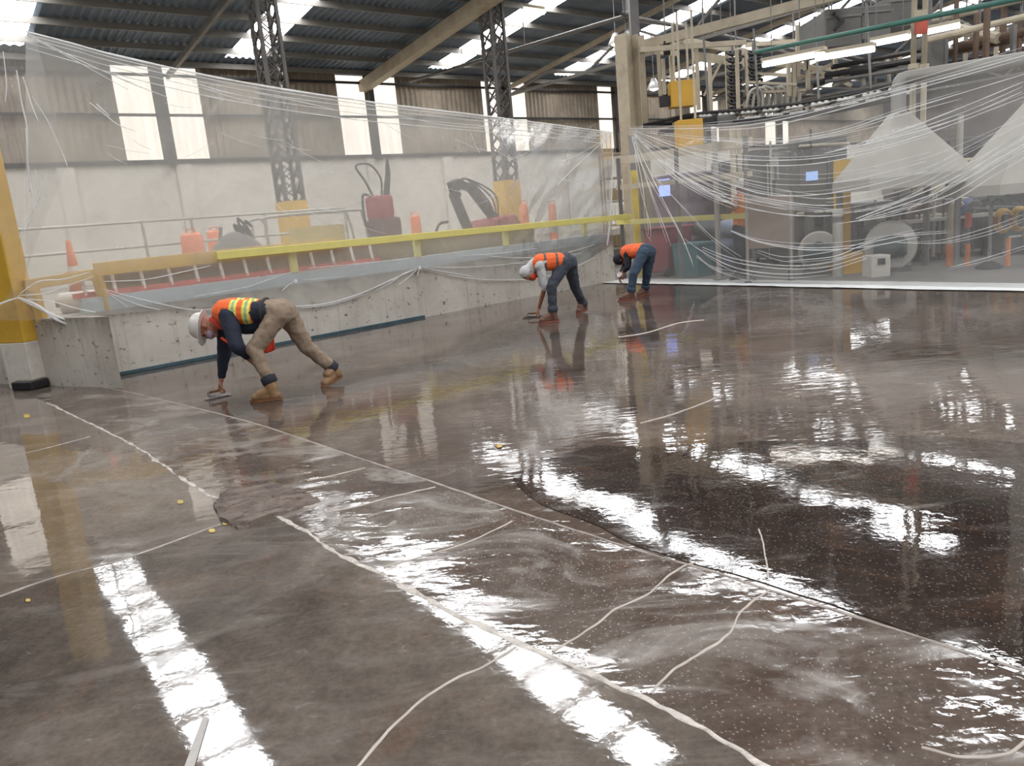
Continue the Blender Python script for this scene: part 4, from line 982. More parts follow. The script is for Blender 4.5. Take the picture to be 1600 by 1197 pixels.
for i in (-1, 1):
    b = MB(); b.tube([V((ap2.x + i * .95, 12.9, at_Y(1540, 290, 12.2).z)), V((ap2.x + i * .95, 12.9, 0))], .05, 8); b.build('support_leg', m_steel, t)

# blowers
def blower(cx, cy, r_px, Y, label, motor=True, full=True):
    C_ = at_Y(cx, cy, Y); R_ = r_px / FPX * (C_ - CO).dot(FW); d = (CO - C_); d.z = 0; d.normalize(); sd = V((-d.y, d.x, 0))
    t = thing('blower', label, 'fan', V((C_.x, C_.y, 0)))
    b = MB(); b.lathe(C_ - d * .22, d, [(R_ * .45, 0), (R_ * .97, 0), (R_, .04), (R_, .36), (R_ * .95, .42), (R_ * .5, .44), (R_ * .42, .36), (R_ * .45, 0)], 36); b.build('scroll_casing', m_hood, t, smooth=False)
    b = MB(); b.lathe(C_ - d * .2, d, [(0, 0), (R_ * .45, 0), (R_ * .45, .3), (0, .3)], 24); b.build('impeller', m_dark, t)
    if motor:
        b = MB(); b.lathe(C_ + d * .2 - V((0, 0, .02)), sd, [(0, -.26), (.13, -.26), (.16, -.2), (.16, .2), (.13, .26), (0, .26)], 18)
        for k in range(9): b.lathe(C_ + d * .2 + sd * (-.2 + .05 * k) - V((0, 0, .02)), sd, [(.16, -.006), (.185, -.006), (.185, .006), (.16, .006)], 18)
        b.build('motor', m_mblue, t)
    for i in (-1, 1):
        b = MB(); b.bar(C_ + sd * (R_ * .6 * i) - d * .05 + V((0, 0, -R_ * .7)), V((C_.x, C_.y, 0)) + sd * (R_ * .7 * i) - d * .05, .08, .08); b.build('stand_leg', m_hood, t)
    b = MB(); b.box(V((C_.x, C_.y, .04)), 1.6 * R_, .5, .08, sd, d); b.build('base_plate', m_mach, t)
    return C_, R_, d, sd
C_, R_, d, sd = blower(1391, 384, 38, 13.5, 'round pale blower with dark motor behind the small white cabinet')
blower(1279, 392, 30, 14.2, 'round pale blower left of the yellow floor box, with white stand', True)
p = on_floor(1377, 433); b = MB(); t = thing('white_cabinet', 'small white cabinet with dark window standing before the round blower', 'cabinet', p)
w_ = 30 / FPX * p.y; hh = at_Y(1377, 399, p.y).z
b.box(V((p.x, p.y + .18, hh / 2)), w_, .34, hh); b.build('case', m_white, t, bevel=.01)
b = MB(); b.box(V((p.x, p.y + .0, hh - .1)), .12, .02, .1); b.build('gauge_window', m_rubber, t)
p = on_floor(1335, 428); b = MB(); t = thing('yellow_floor_box', 'yellow wooden box on the floor between the two blowers', 'box', p)
b.box(V((p.x, p.y + .25, .16)), .56, .44, .32); b.build('crate_body', M('ochre_yellow', (206, 160, 58), 0.55, 0, .08, 3), t, bevel=.01)
b = MB(); b.box(V((p.x, p.y + .25, .335)), .58, .46, .03); b.build('lid', m_yel, t)

# white lagged pipe stub
p = at_Y(1309, 380, 13.35); p.z = 0
t = thing('lagged_pipe', 'white lagged upright pipe beside the left blower', 'pipe', p)
b = MB(); b.cyl(p, p + V((0, 0, at_Y(1309, 326, p.y).z)), .085, .085, 18); b.build('lagging', m_hood, t, smooth=False)
b = MB(); b.cyl(p + V((0, 0, .95)), p + V((0, 0, 1.03)), .1, .1, 18); b.build('clamp', m_steel, t)

# bent pipes standing in a row, two with orange sleeves, and orange bollards
m_osl = M('sleeve_orange', (226, 128, 56), .5)
for i, (x, yt, yb_, lab) in enumerate(((1483, 320, 416, 'thick bent standpipe with orange foot, first of the row'), (1511, 318, 416, 'bent standpipe with orange and red sleeves, second of the row'), (1545, 316, 420, 'bent grey standpipe in a dark foot, third of the row'), (1574, 372, 416, 'short orange post at the end of the standpipe row'))):
    p = on_floor(x, yb_); h = at_Y(x, yt, p.y).z
    t = thing('standpipe', lab, 'pipe', p); r = .05 if i == 0 else .03
    if i < 3:
        b = MB(); b.tube(spline([p, p + V((0, 0, h * .5)), p + V((0, 0, h - .12)), p + V((.05, 0, h)), p + V((.16, .05, h + .02)), p + V((.22, .05, h - .04))], 6), r, 10); b.build('pipe_shaft', m_cream if i == 0 else m_steel, t, smooth=True)
    if i != 2:
        b = MB(); b.cyl(p, p + V((0, 0, .38 if i < 3 else h)), r + .008, r + .008, 12); b.build('orange_sleeve', m_osl, t)
    else:
        b = MB(); b.lathe(p, UPZ, [(0, 0), (.2, 0), (.2, .05), (.06, .12), (0, .12)], 16); b.build('foot', m_dark, t)
    if i == 1:
        b = MB(); b.cyl(p + V((0, 0, h * .62)), p + V((0, 0, h * .85)), .05, .05, 12); b.build('red_sleeve', M('sleeve_red', (206, 84, 60), .5), t)

# the production line: a row of units behind the blowers
def unit(x0, y0, x1, y1, Y, depth, mat, label, kind=0, seed=0):
    rnd = random.Random(seed); b = MB(); Pm = pbox(b, x0, y0, x1, y1, Y, depth, z0=0.12, wk=.86)
    a = at_Y(x0, (y0 + y1) / 2, Y); c = at_Y(x1, (y0 + y1) / 2, Y); W_ = (c.x - a.x) * .86; zt = at_Y((x0 + x1) / 2, y0, Y).z
    t = thing('machine_unit', label, 'machine', V((Pm.x, Pm.y, 0)))
    b.build('cabinet_body', mat, t, bevel=.02)
    for i in (-1, 1):
        for j in (-1, 1):
            b = MB(); b.box(V((Pm.x + i * (W_ / 2 - .1), Pm.y + j * (depth / 2 - .1), .06)), .12, .12, .12); b.build('foot', m_dark, t)
    f = Y - .012
    for k in range(3 + kind):
        w = rnd.uniform(.18, .4) * W_; h = rnd.uniform(.15, .35) * zt; x = Pm.x + rnd.uniform(-.35, .35) * W_; z = rnd.uniform(.3, .85) * zt
        b = MB(); b.box(V((x, f - .012 - .02 * k, z)), w, .03, h); b.build('cover_panel', rnd.choice([m_mach, m_mblue, m_dark, m_steel, m_galv, m_brown]), t)
    for k in range(3):
        z = rnd.uniform(.15, .95) * zt; b = MB(); b.tube([V((Pm.x - W_ / 2, f - .1, z)), V((Pm.x + W_ / 2, f - .1, z + rnd.uniform(-.05, .05)))], rnd.uniform(.02, .045), 8); b.build('pipe', rnd.choice([m_galv, m_steel, m_dark, m_cream]), t)
    for k in range(3):
        x = Pm.x + rnd.uniform(-.45, .45) * W_; b = MB(); b.tube([V((x, f - .12, .1)), V((x, f - .12, zt * rnd.uniform(.6, 1.1)))], rnd.uniform(.015, .04), 8); b.build('pipe', rnd.choice([m_galv, m_steel, m_dark]), t)
    return t
unit(1236, 300, 1325, 425, 15.6, 1.5, m_mach, 'dark grey machine behind the left blower', 1, 1)
unit(1326, 315, 1418, 420, 15.0, 1.5, m_mach, 'dark machine under the big pale hood behind the right blower', 2, 2)
unit(1420, 318, 1490, 415, 14.6, 1.4, m_brown, 'rusty brown machine behind the thick bent standpipe', 1, 3)
unit(1492, 308, 1560, 412, 14.8, 1.4, m_mach, 'dark machine behind the third standpipe', 2, 4)
unit(1562, 280, 1680, 412, 14.2, 1.6, m_mblue, 'green grey machine cut off at the edge of the view', 2, 5)
unit(1130, 250, 1165, 420, 18.0, 1.0, m_mach, 'tall dark machine behind the standing worker', 1, 6)
unit(1170, 232, 1238, 400, 17.5, 1.2, m_duct, 'tall grey machine behind the tan board', 1, 7)
unit(1240, 215, 1330, 300, 18.6, 1.6, m_mach, 'tall dark machine with control cabinet in front, left of the pale hood', 2, 8)
unit(1440, 215, 1560, 300, 17.5, 1.6, m_mach, 'tall dark machine between the two pyramid hoods', 2, 9)
# control cabinet with a blue screen
b = MB(); Pm = pbox(b, 1250, 255, 1292, 330, 14.8, .4, z0=1.2)
t = thing('control_cabinet', 'grey control cabinet with a glowing pale blue screen', 'cabinet', V((Pm.x, Pm.y, 0)))
b.build('case', m_duct, t, bevel=.015)
b = MB(); b.box(V((Pm.x, Pm.y, .6)), .12, .2, 1.2); b.build('pedestal', m_duct, t)
b = MB(); pbox(b, 1260, 268, 1278, 282, 14.77, .02); b.build('screen', E_('screen_blue', (150, 180, 230), 1.0), t)
# ochre and grey tall posts behind
for x, y0, y1, Y, mm, r, lab in ((1316, 250, 410, 14.3, m_yel, .11, 'ochre square post beside the pale hood edge'), (1124, 200, 432, 14.6, m_hood, .05, 'pale slim pole left of the standing worker'), (1169, 306, 440, 13.72, m_hood, .025, 'pale slim pole at the near edge of the tan board'), (1237, 300, 430, 13.4, m_hood, .022, 'pale slim pole at the far edge of the tan board'), (1151, 200, 430, 16.5, m_cream, .06, 'cream pole behind the standing worker'), (1161, 200, 430, 17.0, m_cream, .05, 'second cream pole close behind the standing worker'), (1494, 180, 420, 15.8, m_galv, .06, 'galvanised pole past the pale hood')):
    p = foot(x, y1, Y); h = at_Y(x, y0, Y).z
    t = thing('pole', lab, 'pole', p); b = MB()
    if r > .1: b.box(p + V((0, 0, h / 2)), 2 * r, 2 * r, h)
    else: b.cyl(p, p + V((0, 0, h)), r, r, 10)
    b.build('pole_shaft', mm, t); b = MB(); b.box(p + V((0, 0, .015)), r * 4, r * 4, .03); b.build('base_plate', m_steel, t)
# tan board
a = at_Y(1168, 310, 13.95); c = at_Y(1240, 385, 13.55); b = MB(); zt = a.z; zb = c.z
b.prism([V((a.x, a.y, zb)), V((c.x, c.y, zb)), V((c.x, c.y, zt)), V((a.x, a.y, zt))], V((.03, .05, 0)))
t = thing('tan_board', 'large dull tan board screen standing right of the orange vested far worker', 'board', V((a.x, a.y, 0)))
b.build('panel', M('tan_board', (158, 140, 126), .8, 0, .08), t)
for f in (.1, .9):
    q = a.lerp(c, f); b = MB(); b.bar(V((q.x + .03, q.y + .06, 0)), V((q.x + .03, q.y + .06, zt)), .05, .05); b.build('leg', m_steel, t)
# hanging white bowls of a lamp row at the right, pipe rack
a = at_Y(1490, 300, 14.0); c = at_Y(1640, 280, 13.0)
t = thing('valve_pipe', 'pale horizontal pipe with four small valves above the standpipe row', 'pipe', a)
b = MB(); b.tube([a, c], .035, 8); b.build('pipe_run', m_alu, t)
for f in (.1, .3, .5, .7):
    q = a.lerp(c, f); b = MB(); b.lathe(q - V((0, 0, .16)), UPZ, [(0, 0), (.09, .0), (.1, .03), (.03, .06), (.03, .16), (0, .16)], 12); b.build('valve', m_alu, t)
for f in (.02, .98):
    q = a.lerp(c, f); b = MB(); b.tube([q, V((q.x, q.y, 0))], .03, 8); b.build('support_leg', m_steel, t)
for (x0, y0, x1, y1, Y, lab) in ((1395, 279, 1424, 302, 14.2, 'pale box with two knobs under the big hood'), (1444, 273, 1477, 302, 14.0, 'cream box beside the pale knobbed box')):
    b = MB(); Pm = pbox(b, x0, y0, x1, y1, Y, .4); t = thing('switch_box', lab, 'box', Pm); b.build('case', m_cream if x0 > 1400 else m_hood, t, bevel=.01)
    b = MB(); b.bar(V((Pm.x, Pm.y, Pm.z)), V((Pm.x, Pm.y + .1, 0)), .08, .08); b.build('stand_leg', m_steel, t)
    for s in (-.08, .08): b = MB(); b.cyl(V((Pm.x + s, Pm.y - .2, Pm.z + .03)), V((Pm.x + s, Pm.y - .23, Pm.z + .03)), .025, .025, 10); b.build('knob', m_rubber, t)
# yellow and red hoses at the right edge
for i, (x, y, lab) in enumerate(((1567, 345, 'coil of yellow hose with red ends on the dark machine'), (1592, 342, 'second coil of yellow hose at the edge of the view'))):
    P = at_Y(x, y, 13.4); t = thing('hose_coil', lab, 'hose', P)
    for k in range(3):
        b = MB(); b.tube([P + V(((.16 - .02 * k) * math.cos(a_ * .42 + .3 * k), -.04 * k, (.2 - .02 * k) * math.sin(a_ * .42 + .3 * k))) for a_ in range(13)], .022, 8); b.build('hose_loop', m_yel, t, smooth=True)
    b = MB(); b.cyl(P + V((-.17, -.05, -.05)), P + V((-.17, -.05, .08)), .035, .035, 10); b.build('red_coupling', m_red, t)
    b = MB(); b.tube([P + V((0, .02, .2)), P + V((0, .9, .22))], .02, 6); b.build('hook', m_steel, t)
# pale pallets / benches low in the right area
p = on_floor(1500, 412); t = thing('work_table', 'pale grey work table behind the standpipe row', 'table', p)
b = MB(); b.box(p + V((.3, .9, .78)), 1.9, .7, .05); b.build('table_top', m_galv, t)
for i in (-1, 1):
    for j in (-1, 1): b = MB(); b.box(p + V((.3 + i * .88, .9 + j * .28, .38)), .06, .06, .76); b.build('leg', m_steel, t)
P = p + V((.45, .75, .805)); t = thing('blue_bucket', 'dark blue bucket on the grey work table behind the standpipes', 'bucket', P)
b = MB(); b.lathe(P, UPZ, [(0, 0), (.13, 0), (.17, .3), (.16, .3), (.12, .02), (0, .02)], 20); b.build('pail', M('bucket_blue', (48, 74, 122), .5), t, smooth=True)
b = MB(); b.tube([P + V((.17 * math.cos(k * .314), 0, .28 + .1 * math.sin(k * .314))) for k in range(11)], .008, 6); b.build('bail_handle', m_steel, t)

def RS(px, q): return (RQ(px, 400, q) - SA).dot(SD)
# things stored behind the left half of the screen
p = RP(RS(1042, 1.2), .9, 0); t = thing('maroon_bin', 'maroon plastic bin just behind the plastic next to the far bending worker', 'bin', p)
hh = 1.0
b = MB(); b.prism([p + SD * a + V((0, 0, z)) for a, z in ((-.32, 0.08), (.32, 0.08), (.38, hh), (-.38, hh))], SN * .7); b.build('bin_body', M('bin_maroon', (134, 44, 56), .5, 0, .1), t, bevel=.03)
b = MB(); b.box(p + SN * .35 + V((0, 0, hh + .02)), .82, .8, .05, SD, SN); b.build('lid', M('bin_maroon', (134, 44, 56), .5), t, bevel=.02)
for s in (-.3, .3): b = MB(); b.lathe(p + SD * (s) - SN * .02 + V((0, 0, .1)), SD, [(0, -.03), (.1, -.03), (.1, .03), (0, .03)], 16); b.build('wheel', m_rubber, t)
p = RP(RS(1084, 1.0), .75, 0); t = thing('teal_bin', 'teal plastic bin on the floor between the maroon bin and the grey sacks', 'bin', p)
b = MB(); b.prism([p + SD * a + V((0, 0, z)) for a, z in ((-.3, 0), (.3, 0), (.36, .66), (-.36, .66))], SN * .55); b.build('bin_body', M('bin_teal', (44, 104, 112), .5, 0, .1), t, bevel=.03)
b = MB(); b.box(p + SN * .28 + V((0, 0, .67)), .78, .62, .05, SD, SN); b.build('rim', M('bin_teal', (44, 104, 112), .5), t)
random.seed(12)
labs = ['dark grey sack lowest in the pile behind the teal bin', 'blue grey sack on the bottom row beside the standing worker', 'dark sack on the second row of the pile', 'blue grey sack on the second row near the slim pole', 'dark grey sack on the third row of the pile', 'pale blue sack topping the pile']
for k in range(6):
    row = k // 2; p = RP(RS(1098, 1.9) + .72 * (k % 2) + .1 * row, 1.9, .36 * row)
    col_ = ((70, 74, 82), (86, 96, 112), (62, 64, 70), (92, 104, 122), (74, 78, 84), (128, 136, 156))[k]
    b = MB(); b.ell(p + V((0, 0, .2)), SD, SN, UPZ, .42, .34, .2, 20, 12)
    b.v = [v_ + V((noise.noise(v_ * 5), noise.noise(v_ * 5 + V((7, 0, 0))), .6 * noise.noise(v_ * 6))) * .05 for v_ in b.v]
    tag(b.build('filled_sack', M('sack_%s' % 'abcdef'[k], col_, .6, 0, .2), None, smooth=True), labs[k], 'sack', 'sacks piled behind the screen')
p = RP(RS(1066, 3.3), 3.3, 0); t = thing('film_pallet', 'tall pallet of goods wrapped in mauve film behind the sacks', 'pallet', p)
b = MB(); b.box(p + V((0, 0, 1.2)), 1.3, 1.0, 2.0, SD, SN); b.build('wrapped_load', M('mauve_film', (140, 124, 136), .35, 0, .25, 3), t, bevel=.05)
b = MB(); b.box(p - SN * .505 + V((0, 0, 1.9)), .35, .02, .4, SD, SN); b.build('lit_panel', E_('lit_blue', (140, 158, 240), 1.6), t)
b = MB()
for s in (-.5, 0, .5): b.box(p + SD * s + V((0, 0, .06)), .12, 1.0, .12, SD, SN)
b.box(p + V((0, 0, .16)), 1.3, 1.0, .06, SD, SN); b.build('pallet_base', M('pallet_wood', (150, 120, 84), .8), t)
# steel barrier frames behind the screen corner
t = thing('barrier_frame', 'pale horizontal barrier rails behind the plastic beside the end post', 'barrier', RP(.4, .5, 0))
for z in (1.22, 1.95, 2.5):
    b = MB(); b.bar(RP(-.3, .42 + .05 * z, z), RP(3.2, .42 + .05 * z, z - .05), .06, .1 if z < 2 else .16); b.build('rail', m_rail if z < 1.5 else m_cream, t)
for s in (-.2, 1.45, 3.1):
    b = MB(); b.bar(RP(s, .50, 0), RP(s, .50, 2.55), .07, .07); b.build('upright', m_steel, t)
# far right roof level clutter: racks of pipes
t = thing('pipe_rack', 'rusty and cream pipe rack high in the far corner past the red tag', 'pipes', at_Y(1530, 60, 19))
random.seed(5)
for (x0, y0, x1, y1, Y, r, mm) in ((1450, 62, 1620, 22, 18, .07, m_cream), (1455, 88, 1600, 58, 19, .08, m_brown), (1450, 34, 1610, -4, 19, .06, m_cream), (1500, 72, 1620, 46, 18.5, .09, m_brown), (1495, 45, 1560, 60, 19, .12, m_cream), (1470, 100, 1600, 80, 19.5, .06, m_dark)):
    b = MB(); b.tube([at_Y(x0, y0, Y), at_Y(x1, y1, Y - 1.2)], r, 8); b.build('pipe', mm, t)
for x, mm in ((1476, m_steel), (1492, m_brown), (1508, m_cream), (1524, m_brown), (1540, m_brown), (1556, m_cream), (1566, m_brown), (1582, m_steel), (1590, m_brown)):
    Y = random.uniform(17, 19); a = at_Y(x, random.uniform(90, 110), Y); c = at_Y(x, random.uniform(0, 40), Y); b = MB(); b.bar(a, V((a.x, a.y, c.z)), random.uniform(.05, .12), .08); b.build('upright', mm, t)
for x in (1470, 1530, 1595):
    b = MB(); hang(b, at_Y(x, 40, 18), .03); b.build('hanger_rod', m_steel, t)
for i, (x, y) in enumerate(((1467, 80), (1414, 94), (1422, 90), (1560, 60), (1500, 80))):
    pass
b = MB(); Pm = pbox(b, 1455, 50, 1482, 108, 18.2, .9); t = thing('duct_riser', 'dark grey upright duct box under the rusty pipe rack', 'duct', Pm); b.build('casing', m_duct, t)
b = MB(); hang(b, Pm, .05); b.build('hanger_rod', m_steel, t)

# ================================================================ PEOPLE
m_skin = M('skin', (150, 100, 78), 0.55, 0, 0.06, 10)
m_eye = M('eye_dark', (40, 30, 26), .3)
def cloth(name, col, rough=.85): return M(name, col, rough, 0, .14, 14, 0.003)
_ct = {}
def clouds(sz):
    if sz not in _ct:
        t = bpy.data.textures.new('cloth_creases', 'CLOUDS'); t.noise_scale = sz; t.noise_depth = 3; _ct[sz] = t
    return _ct[sz]
def fuse(b, name, mat, parent, vox=.012, it=3, crease=0.0, csz=.09):
    o = b.build(name, mat, parent, smooth=True)
    r = o.modifiers.new('skin', 'REMESH'); r.mode = 'VOXEL'; r.voxel_size = vox; r.use_smooth_shade = True
    s = o.modifiers.new('ease', 'SMOOTH'); s.factor = .5; s.iterations = it
    if crease:
        d = o.modifiers.new('crease', 'DISPLACE'); d.texture = clouds(csz); d.strength = crease; d.mid_level = .5; d.texture_coords = 'LOCAL'
    return o
def hand(b, wr, d, pn, curl=.6, side=1, k=1.0, elbow=None):
    d = V(d).normalized(); pn = (V(pn) - d * V(pn).dot(d)).normalized(); sd = d.cross(pn) * side
    for i, (off, L) in enumerate(((-.032, .9), (-.011, 1.0), (.011, .95), (.031, .76))):
        kn = wr + d * (.085 * k) + sd * off * k - pn * (.004 * (1.5 - abs(i - 1.5)))
        b.capsule(wr + sd * off * .55 * k, kn, .0155 * k, .0135 * k, 8)
        p = kn; a = curl * .55; 
        for seg in (.042, .027, .021):
            dd = d * math.cos(a) + pn * math.sin(a); q = p + dd * seg * L * k; b.capsule(p, q, .0092 * k, .0082 * k, 8); p = q; a += curl * (1.0 + .06 * i)
    t0 = wr + d * .022 * k - sd * .026 * k; t1 = t0 + (d * .65 - sd * .6 + pn * .45).normalized() * .046 * k; t2 = t1 + (d * .8 + pn * .6 + sd * .15).normalized() * .032 * k; t3 = t2 + (d * .6 + pn * .6 + sd * .4).normalized() * .024 * k
    b.capsule(t0, t1, .015 * k, .0115 * k, 8); b.capsule(t1, t2, .0105 * k, .0098 * k, 8); b.capsule(t2, t3, .0095 * k, .0085 * k, 8)
def head_shape(b, c, up, fd, k=1.0):
    sd = up.cross(fd).normalized()
    b.ell(c + up * .035 * k - fd * .008 * k, sd, fd, up, .074 * k, .095 * k, .088 * k)
    b.ell(c - up * .035 * k + fd * .018 * k, sd, fd, up, .058 * k, .072 * k, .072 * k)
    b.capsule(c - up * .088 * k + fd * .06 * k, c - up * .092 * k + fd * .066 * k, .024 * k)      # chin
    b.capsule(c + up * .012 * k + fd * .088 * k, c - up * .022 * k + fd * .104 * k, .010 * k, .014 * k)  # nose
    b.capsule(c + up * .03 * k + fd * .082 * k + sd * .04 * k, c + up * .03 * k + fd * .082 * k - sd * .04 * k, .012 * k)   # brow
    b.capsule(c - up * .05 * k + fd * .086 * k + sd * .02 * k, c - up * .05 * k + fd * .086 * k - sd * .02 * k, .010 * k)   # lips
    for s in (-1, 1):
        b.ell(c - up * .005 * k - fd * .012 * k + sd * s * .076 * k, sd, fd, up, .010 * k, .020 * k, .032 * k)
        b.capsule(c - up * .012 * k + fd * .062 * k + sd * s * .04 * k, c - up * .012 * k + fd * .062 * k + sd * s * .042 * k, .022 * k)
    return sd
def person(label, J, side, up, fd, hands, look, group=None):
    """J: joints as points; side: unit vector from near to far; look: colours and options"""
    up = V(up).normalized(); fd = V(fd); fd = (fd - up * fd.dot(up)).normalized(); side = V(side).normalized()
    base_p = (J['ankN'] + J['ankF']) / 2; base_p.z = 0
    t = thing('person', label, 'person', base_p)
    ch, pe, nk, hd = J['chest'], J['pelvis'], J['neck'], J['head']
    b = MB(); head_shape(b, hd, up, fd)
    b.capsule(nk, hd - up * .05 - fd * .012, .056, .052)
    for s in (-1, 1):
        b.capsule(pe + side * s * .075, ch + side * s * .085, .085, .098)
    b.capsule(J['shN'], J['shF'], .055)
    for L in 'NF':
        b.capsule(J['sh' + L], J['el' + L], .046, .038); b.capsule(J['el' + L], J['wr' + L], .038, .026)
        b.capsule(J['hip' + L], J['kn' + L], .075, .052); b.capsule(J['kn' + L], J['ank' + L], .052, .036)
        f = J['toe' + L]; b.capsule(J['ank' + L], J['ank' + L] - V((0, 0, .045)) + f * .03, .034, .03)
    for L in 'NF':
        h = hands[L]; hand(b, J['wr' + L], h[0], h[1], h[2], h[3])
    fuse(b, 'body', m_skin, t, .0065, 2)
    sd = up.cross(fd).normalized()
    for s in (-1, 1):
        b = MB(); b.ell(hd + up * .012 + fd * .083 + sd * s * .03, sd, fd, up, .012, .008, .009, 10, 8); b.build('eye', m_eye, t, smooth=True)
    # trousers
    b = MB(); r = look.get('bulk', 1.0)
    b.capsule(J['hipN'] - side * .0, J['hipF'], .112 * r); b.capsule(pe + side * .06, pe + (ch - pe) * .22 + side * .05, .118 * r, .112 * r); b.capsule(pe - side * .06, pe + (ch - pe) * .22 - side * .05, .118 * r, .112 * r)
    for L in 'NF':
        a, k_, n_ = J['hip' + L], J['kn' + L], J['ank' + L]
        b.capsule(a, k_, .106 * r, .076 * r); b.capsule(k_, n_ + (k_ - n_).normalized() * .07, .074 * r, .062 * r)
    fuse(b, 'trousers', look['trousers'], t, .012, 3, .034, .075)
    # shirt with sleeves
    b = MB()
    for s in (-1, 1):
        b.capsule(pe + (ch - pe) * .28 + side * s * .08, ch + side * s * .095, .108, .115)
    b.capsule(J['shN'], J['shF'], .078); b.capsule(ch, nk, .1, .062)
    if look.get('belly', 0): b.capsule(pe + (ch - pe) * .42 + V((0, 0, -.11)), ch + V((0, 0, -.10)), .125, .12)
    for L in 'NF':
        e = J['el' + L]; w = J['wr' + L]; b.capsule(J['sh' + L], e, .068 * look.get('arm', 1), .056 * look.get('arm', 1))
        if look.get('sleeve', 1) == 1: b.capsule(e, w + (e - w).normalized() * .05, .055 * look.get('arm', 1), .043)
        else: b.capsule(e, e + (w - e) * .12, .056, .052)
    fuse(b, 'shirt', look['shirt'], t, .012, 3, .02, .08)
    # vest: torso shell, striped along the spine where the garment is
    sp_ = (ch - pe).normalized(); L_ = (ch - pe).length
    if look.get('vest'):
        b = MB()
        for s in (-1, 1):
            b.capsule(pe + (ch - pe) * look.get('vhem', .36) + side * s * .085, ch + side * s * .088 + sp_ * .03, .122, .124)
        b.capsule(J['shN'] + side * .05, J['shF'] - side * .05, .088)
        dn = V((0, 0, -1)); dn = (dn - sp_ * dn.dot(sp_)); 
        if look.get('belly', 0): b.capsule(pe + (ch - pe) * .55 + V((0, 0, -.04)), ch + V((0, 0, -.05)), .12, .11)
        o = fuse(b, 'safety_vest', look['vest'](pe - base_p, sp_, L_), t, .012, 3, .012, .1)
    for L in 'NF':
        n_ = J['ank' + L]; f = J['toe' + L]; fz = V((f.x, f.y, 0)).normalized(); fs = V((-fz.y, fz.x, 0)); lift = look.get('lift' + L, 0.0)
        h0 = V((n_.x, n_.y, 0)) - fz * .03; h0.z = lift + .055; tp = h0 + fz * .2; tp.z = .048
        b = MB(); b.capsule(n_ + (J['kn' + L] - n_).normalized() * .06, n_ - V((0, 0, .03)), .066, .062); b.capsule(n_ - V((0, 0, .03)), h0 + fz * .02, .060, .054)
        b.capsule(h0, tp, .043, .042); b.capsule(h0 + fz * .08 + V((0, 0, .022)), tp - fz * .04, .042, .042); b.capsule(h0 + fz * .05 + V((0, 0, .055)), h0 + fz * .15 + V((0, 0, .02)), .050, .044)
        bo = fuse(b, 'boot', look['boot'], t, .0085, 2)
        b = MB(); hz_ = h0.z - .05
        for i in (-1, 1): pass
        pts = []
        for a_ in range(16):
            an = 2 * math.pi * a_ / 16; rx = .158 * math.cos(an); ry = (.05 - .006 * math.cos(an)) * math.sin(an)
            q = h0 + fz * (.1 + rx) + fs * ry; q.z = max(0.002, hz_ * (1 - (rx + .15) / .3)); pts.append(q)
        b.prism(pts, V((0, 0, .026))); b.build('boot_sole', look.get('sole', m_rubber), bo)
        b = MB(); b.lathe(n_ + (J['kn' + L] - n_).normalized() * .03, J['kn' + L] - n_, [(.058, -.02), (.074, -.01), (.075, .05), (.064, .065), (.056, .05)], 16); b.build('boot_collar', look.get('collar', m_rubber), bo, smooth=True)
    return t, sd, sp_
def vest_mat(name, org, stripes):
    """stripes: list of (start, colour) along the spine, 0 hips .. 1 shoulders"""
    def mk(p0, ax, L):
        m, nt, out = base(name); tc = nd(nt, 'ShaderNodeTexCoord')
        sb = nd(nt, 'ShaderNodeVectorMath', operation='SUBTRACT'); sb.inputs[1].default_value = p0; nt.links.new(tc.outputs['Object'], sb.inputs[0])
        dp = nd(nt, 'ShaderNodeVectorMath', operation='DOT_PRODUCT'); dp.inputs[1].default_value = ax / L; nt.links.new(sb.outputs[0], dp.inputs[0])
        r = ramp(nt, dp.outputs['Value'], [(max(0, s), s2l(c)) for s, c in stripes]); r.node.color_ramp.interpolation = 'CONSTANT'
        cc = mixc(nt, 1.0, r, ramp(nt, nz(nt, tc.outputs['Object'], 14, 4), [(.3, g(.82)), (.7, g(1.05))]), 'MULTIPLY')
        p = nd(nt, 'ShaderNodeBsdfPrincipled'); p.inputs['Roughness'].default_value = .8; nt.links.new(cc, p.inputs['Base Color']); nt.links.new(p.outputs[0], out.inputs[0]); return m
    return mk
def hard_hat(t, hd, up, fd, mat):
    sd = up.cross(fd).normalized(); c = hd + up * .045 - fd * .005
    b = MB(); prof = [(.118, -.004), (.119, .0), (.118, .02), (.11, .06), (.09, .095), (.055, .118), (.02, .127), (0.0, .128)]
    b.lathe(c, up, prof, 28)
    b.v = [c + (v_ - c) + fd * ((v_ - c).dot(fd) * .14) for v_ in b.v]
    o = b.build('hard_hat', mat, t, smooth=True)
    b = MB(); pts = [];
    for k in range(28):
        a = 2 * math.pi * k / 28; ex = .028 + .032 * max(0, math.cos(a)); pts.append(c + fd * ((.135 + ex) * math.cos(a)) + sd * ((.12 + ex * .6) * math.sin(a)) - up * (.006 + .012 * max(0, math.cos(a))))
    b.prism(pts, up * .007); b.build('brim', mat, o)
    b = MB(); b.tube([c + fd * (.118 * math.cos(a)) + up * (.127 * math.sin(a)) for a in [math.pi * k / 14 for k in range(2, 13)]], .012, 8); b.build('crown_ridge', mat, o, smooth=True)
    return o
PJ = lambda x, y, Y: at_Y(x, y, Y)
OR = (238, 104, 48); YL = (222, 220, 96); SV = (150, 176, 140)
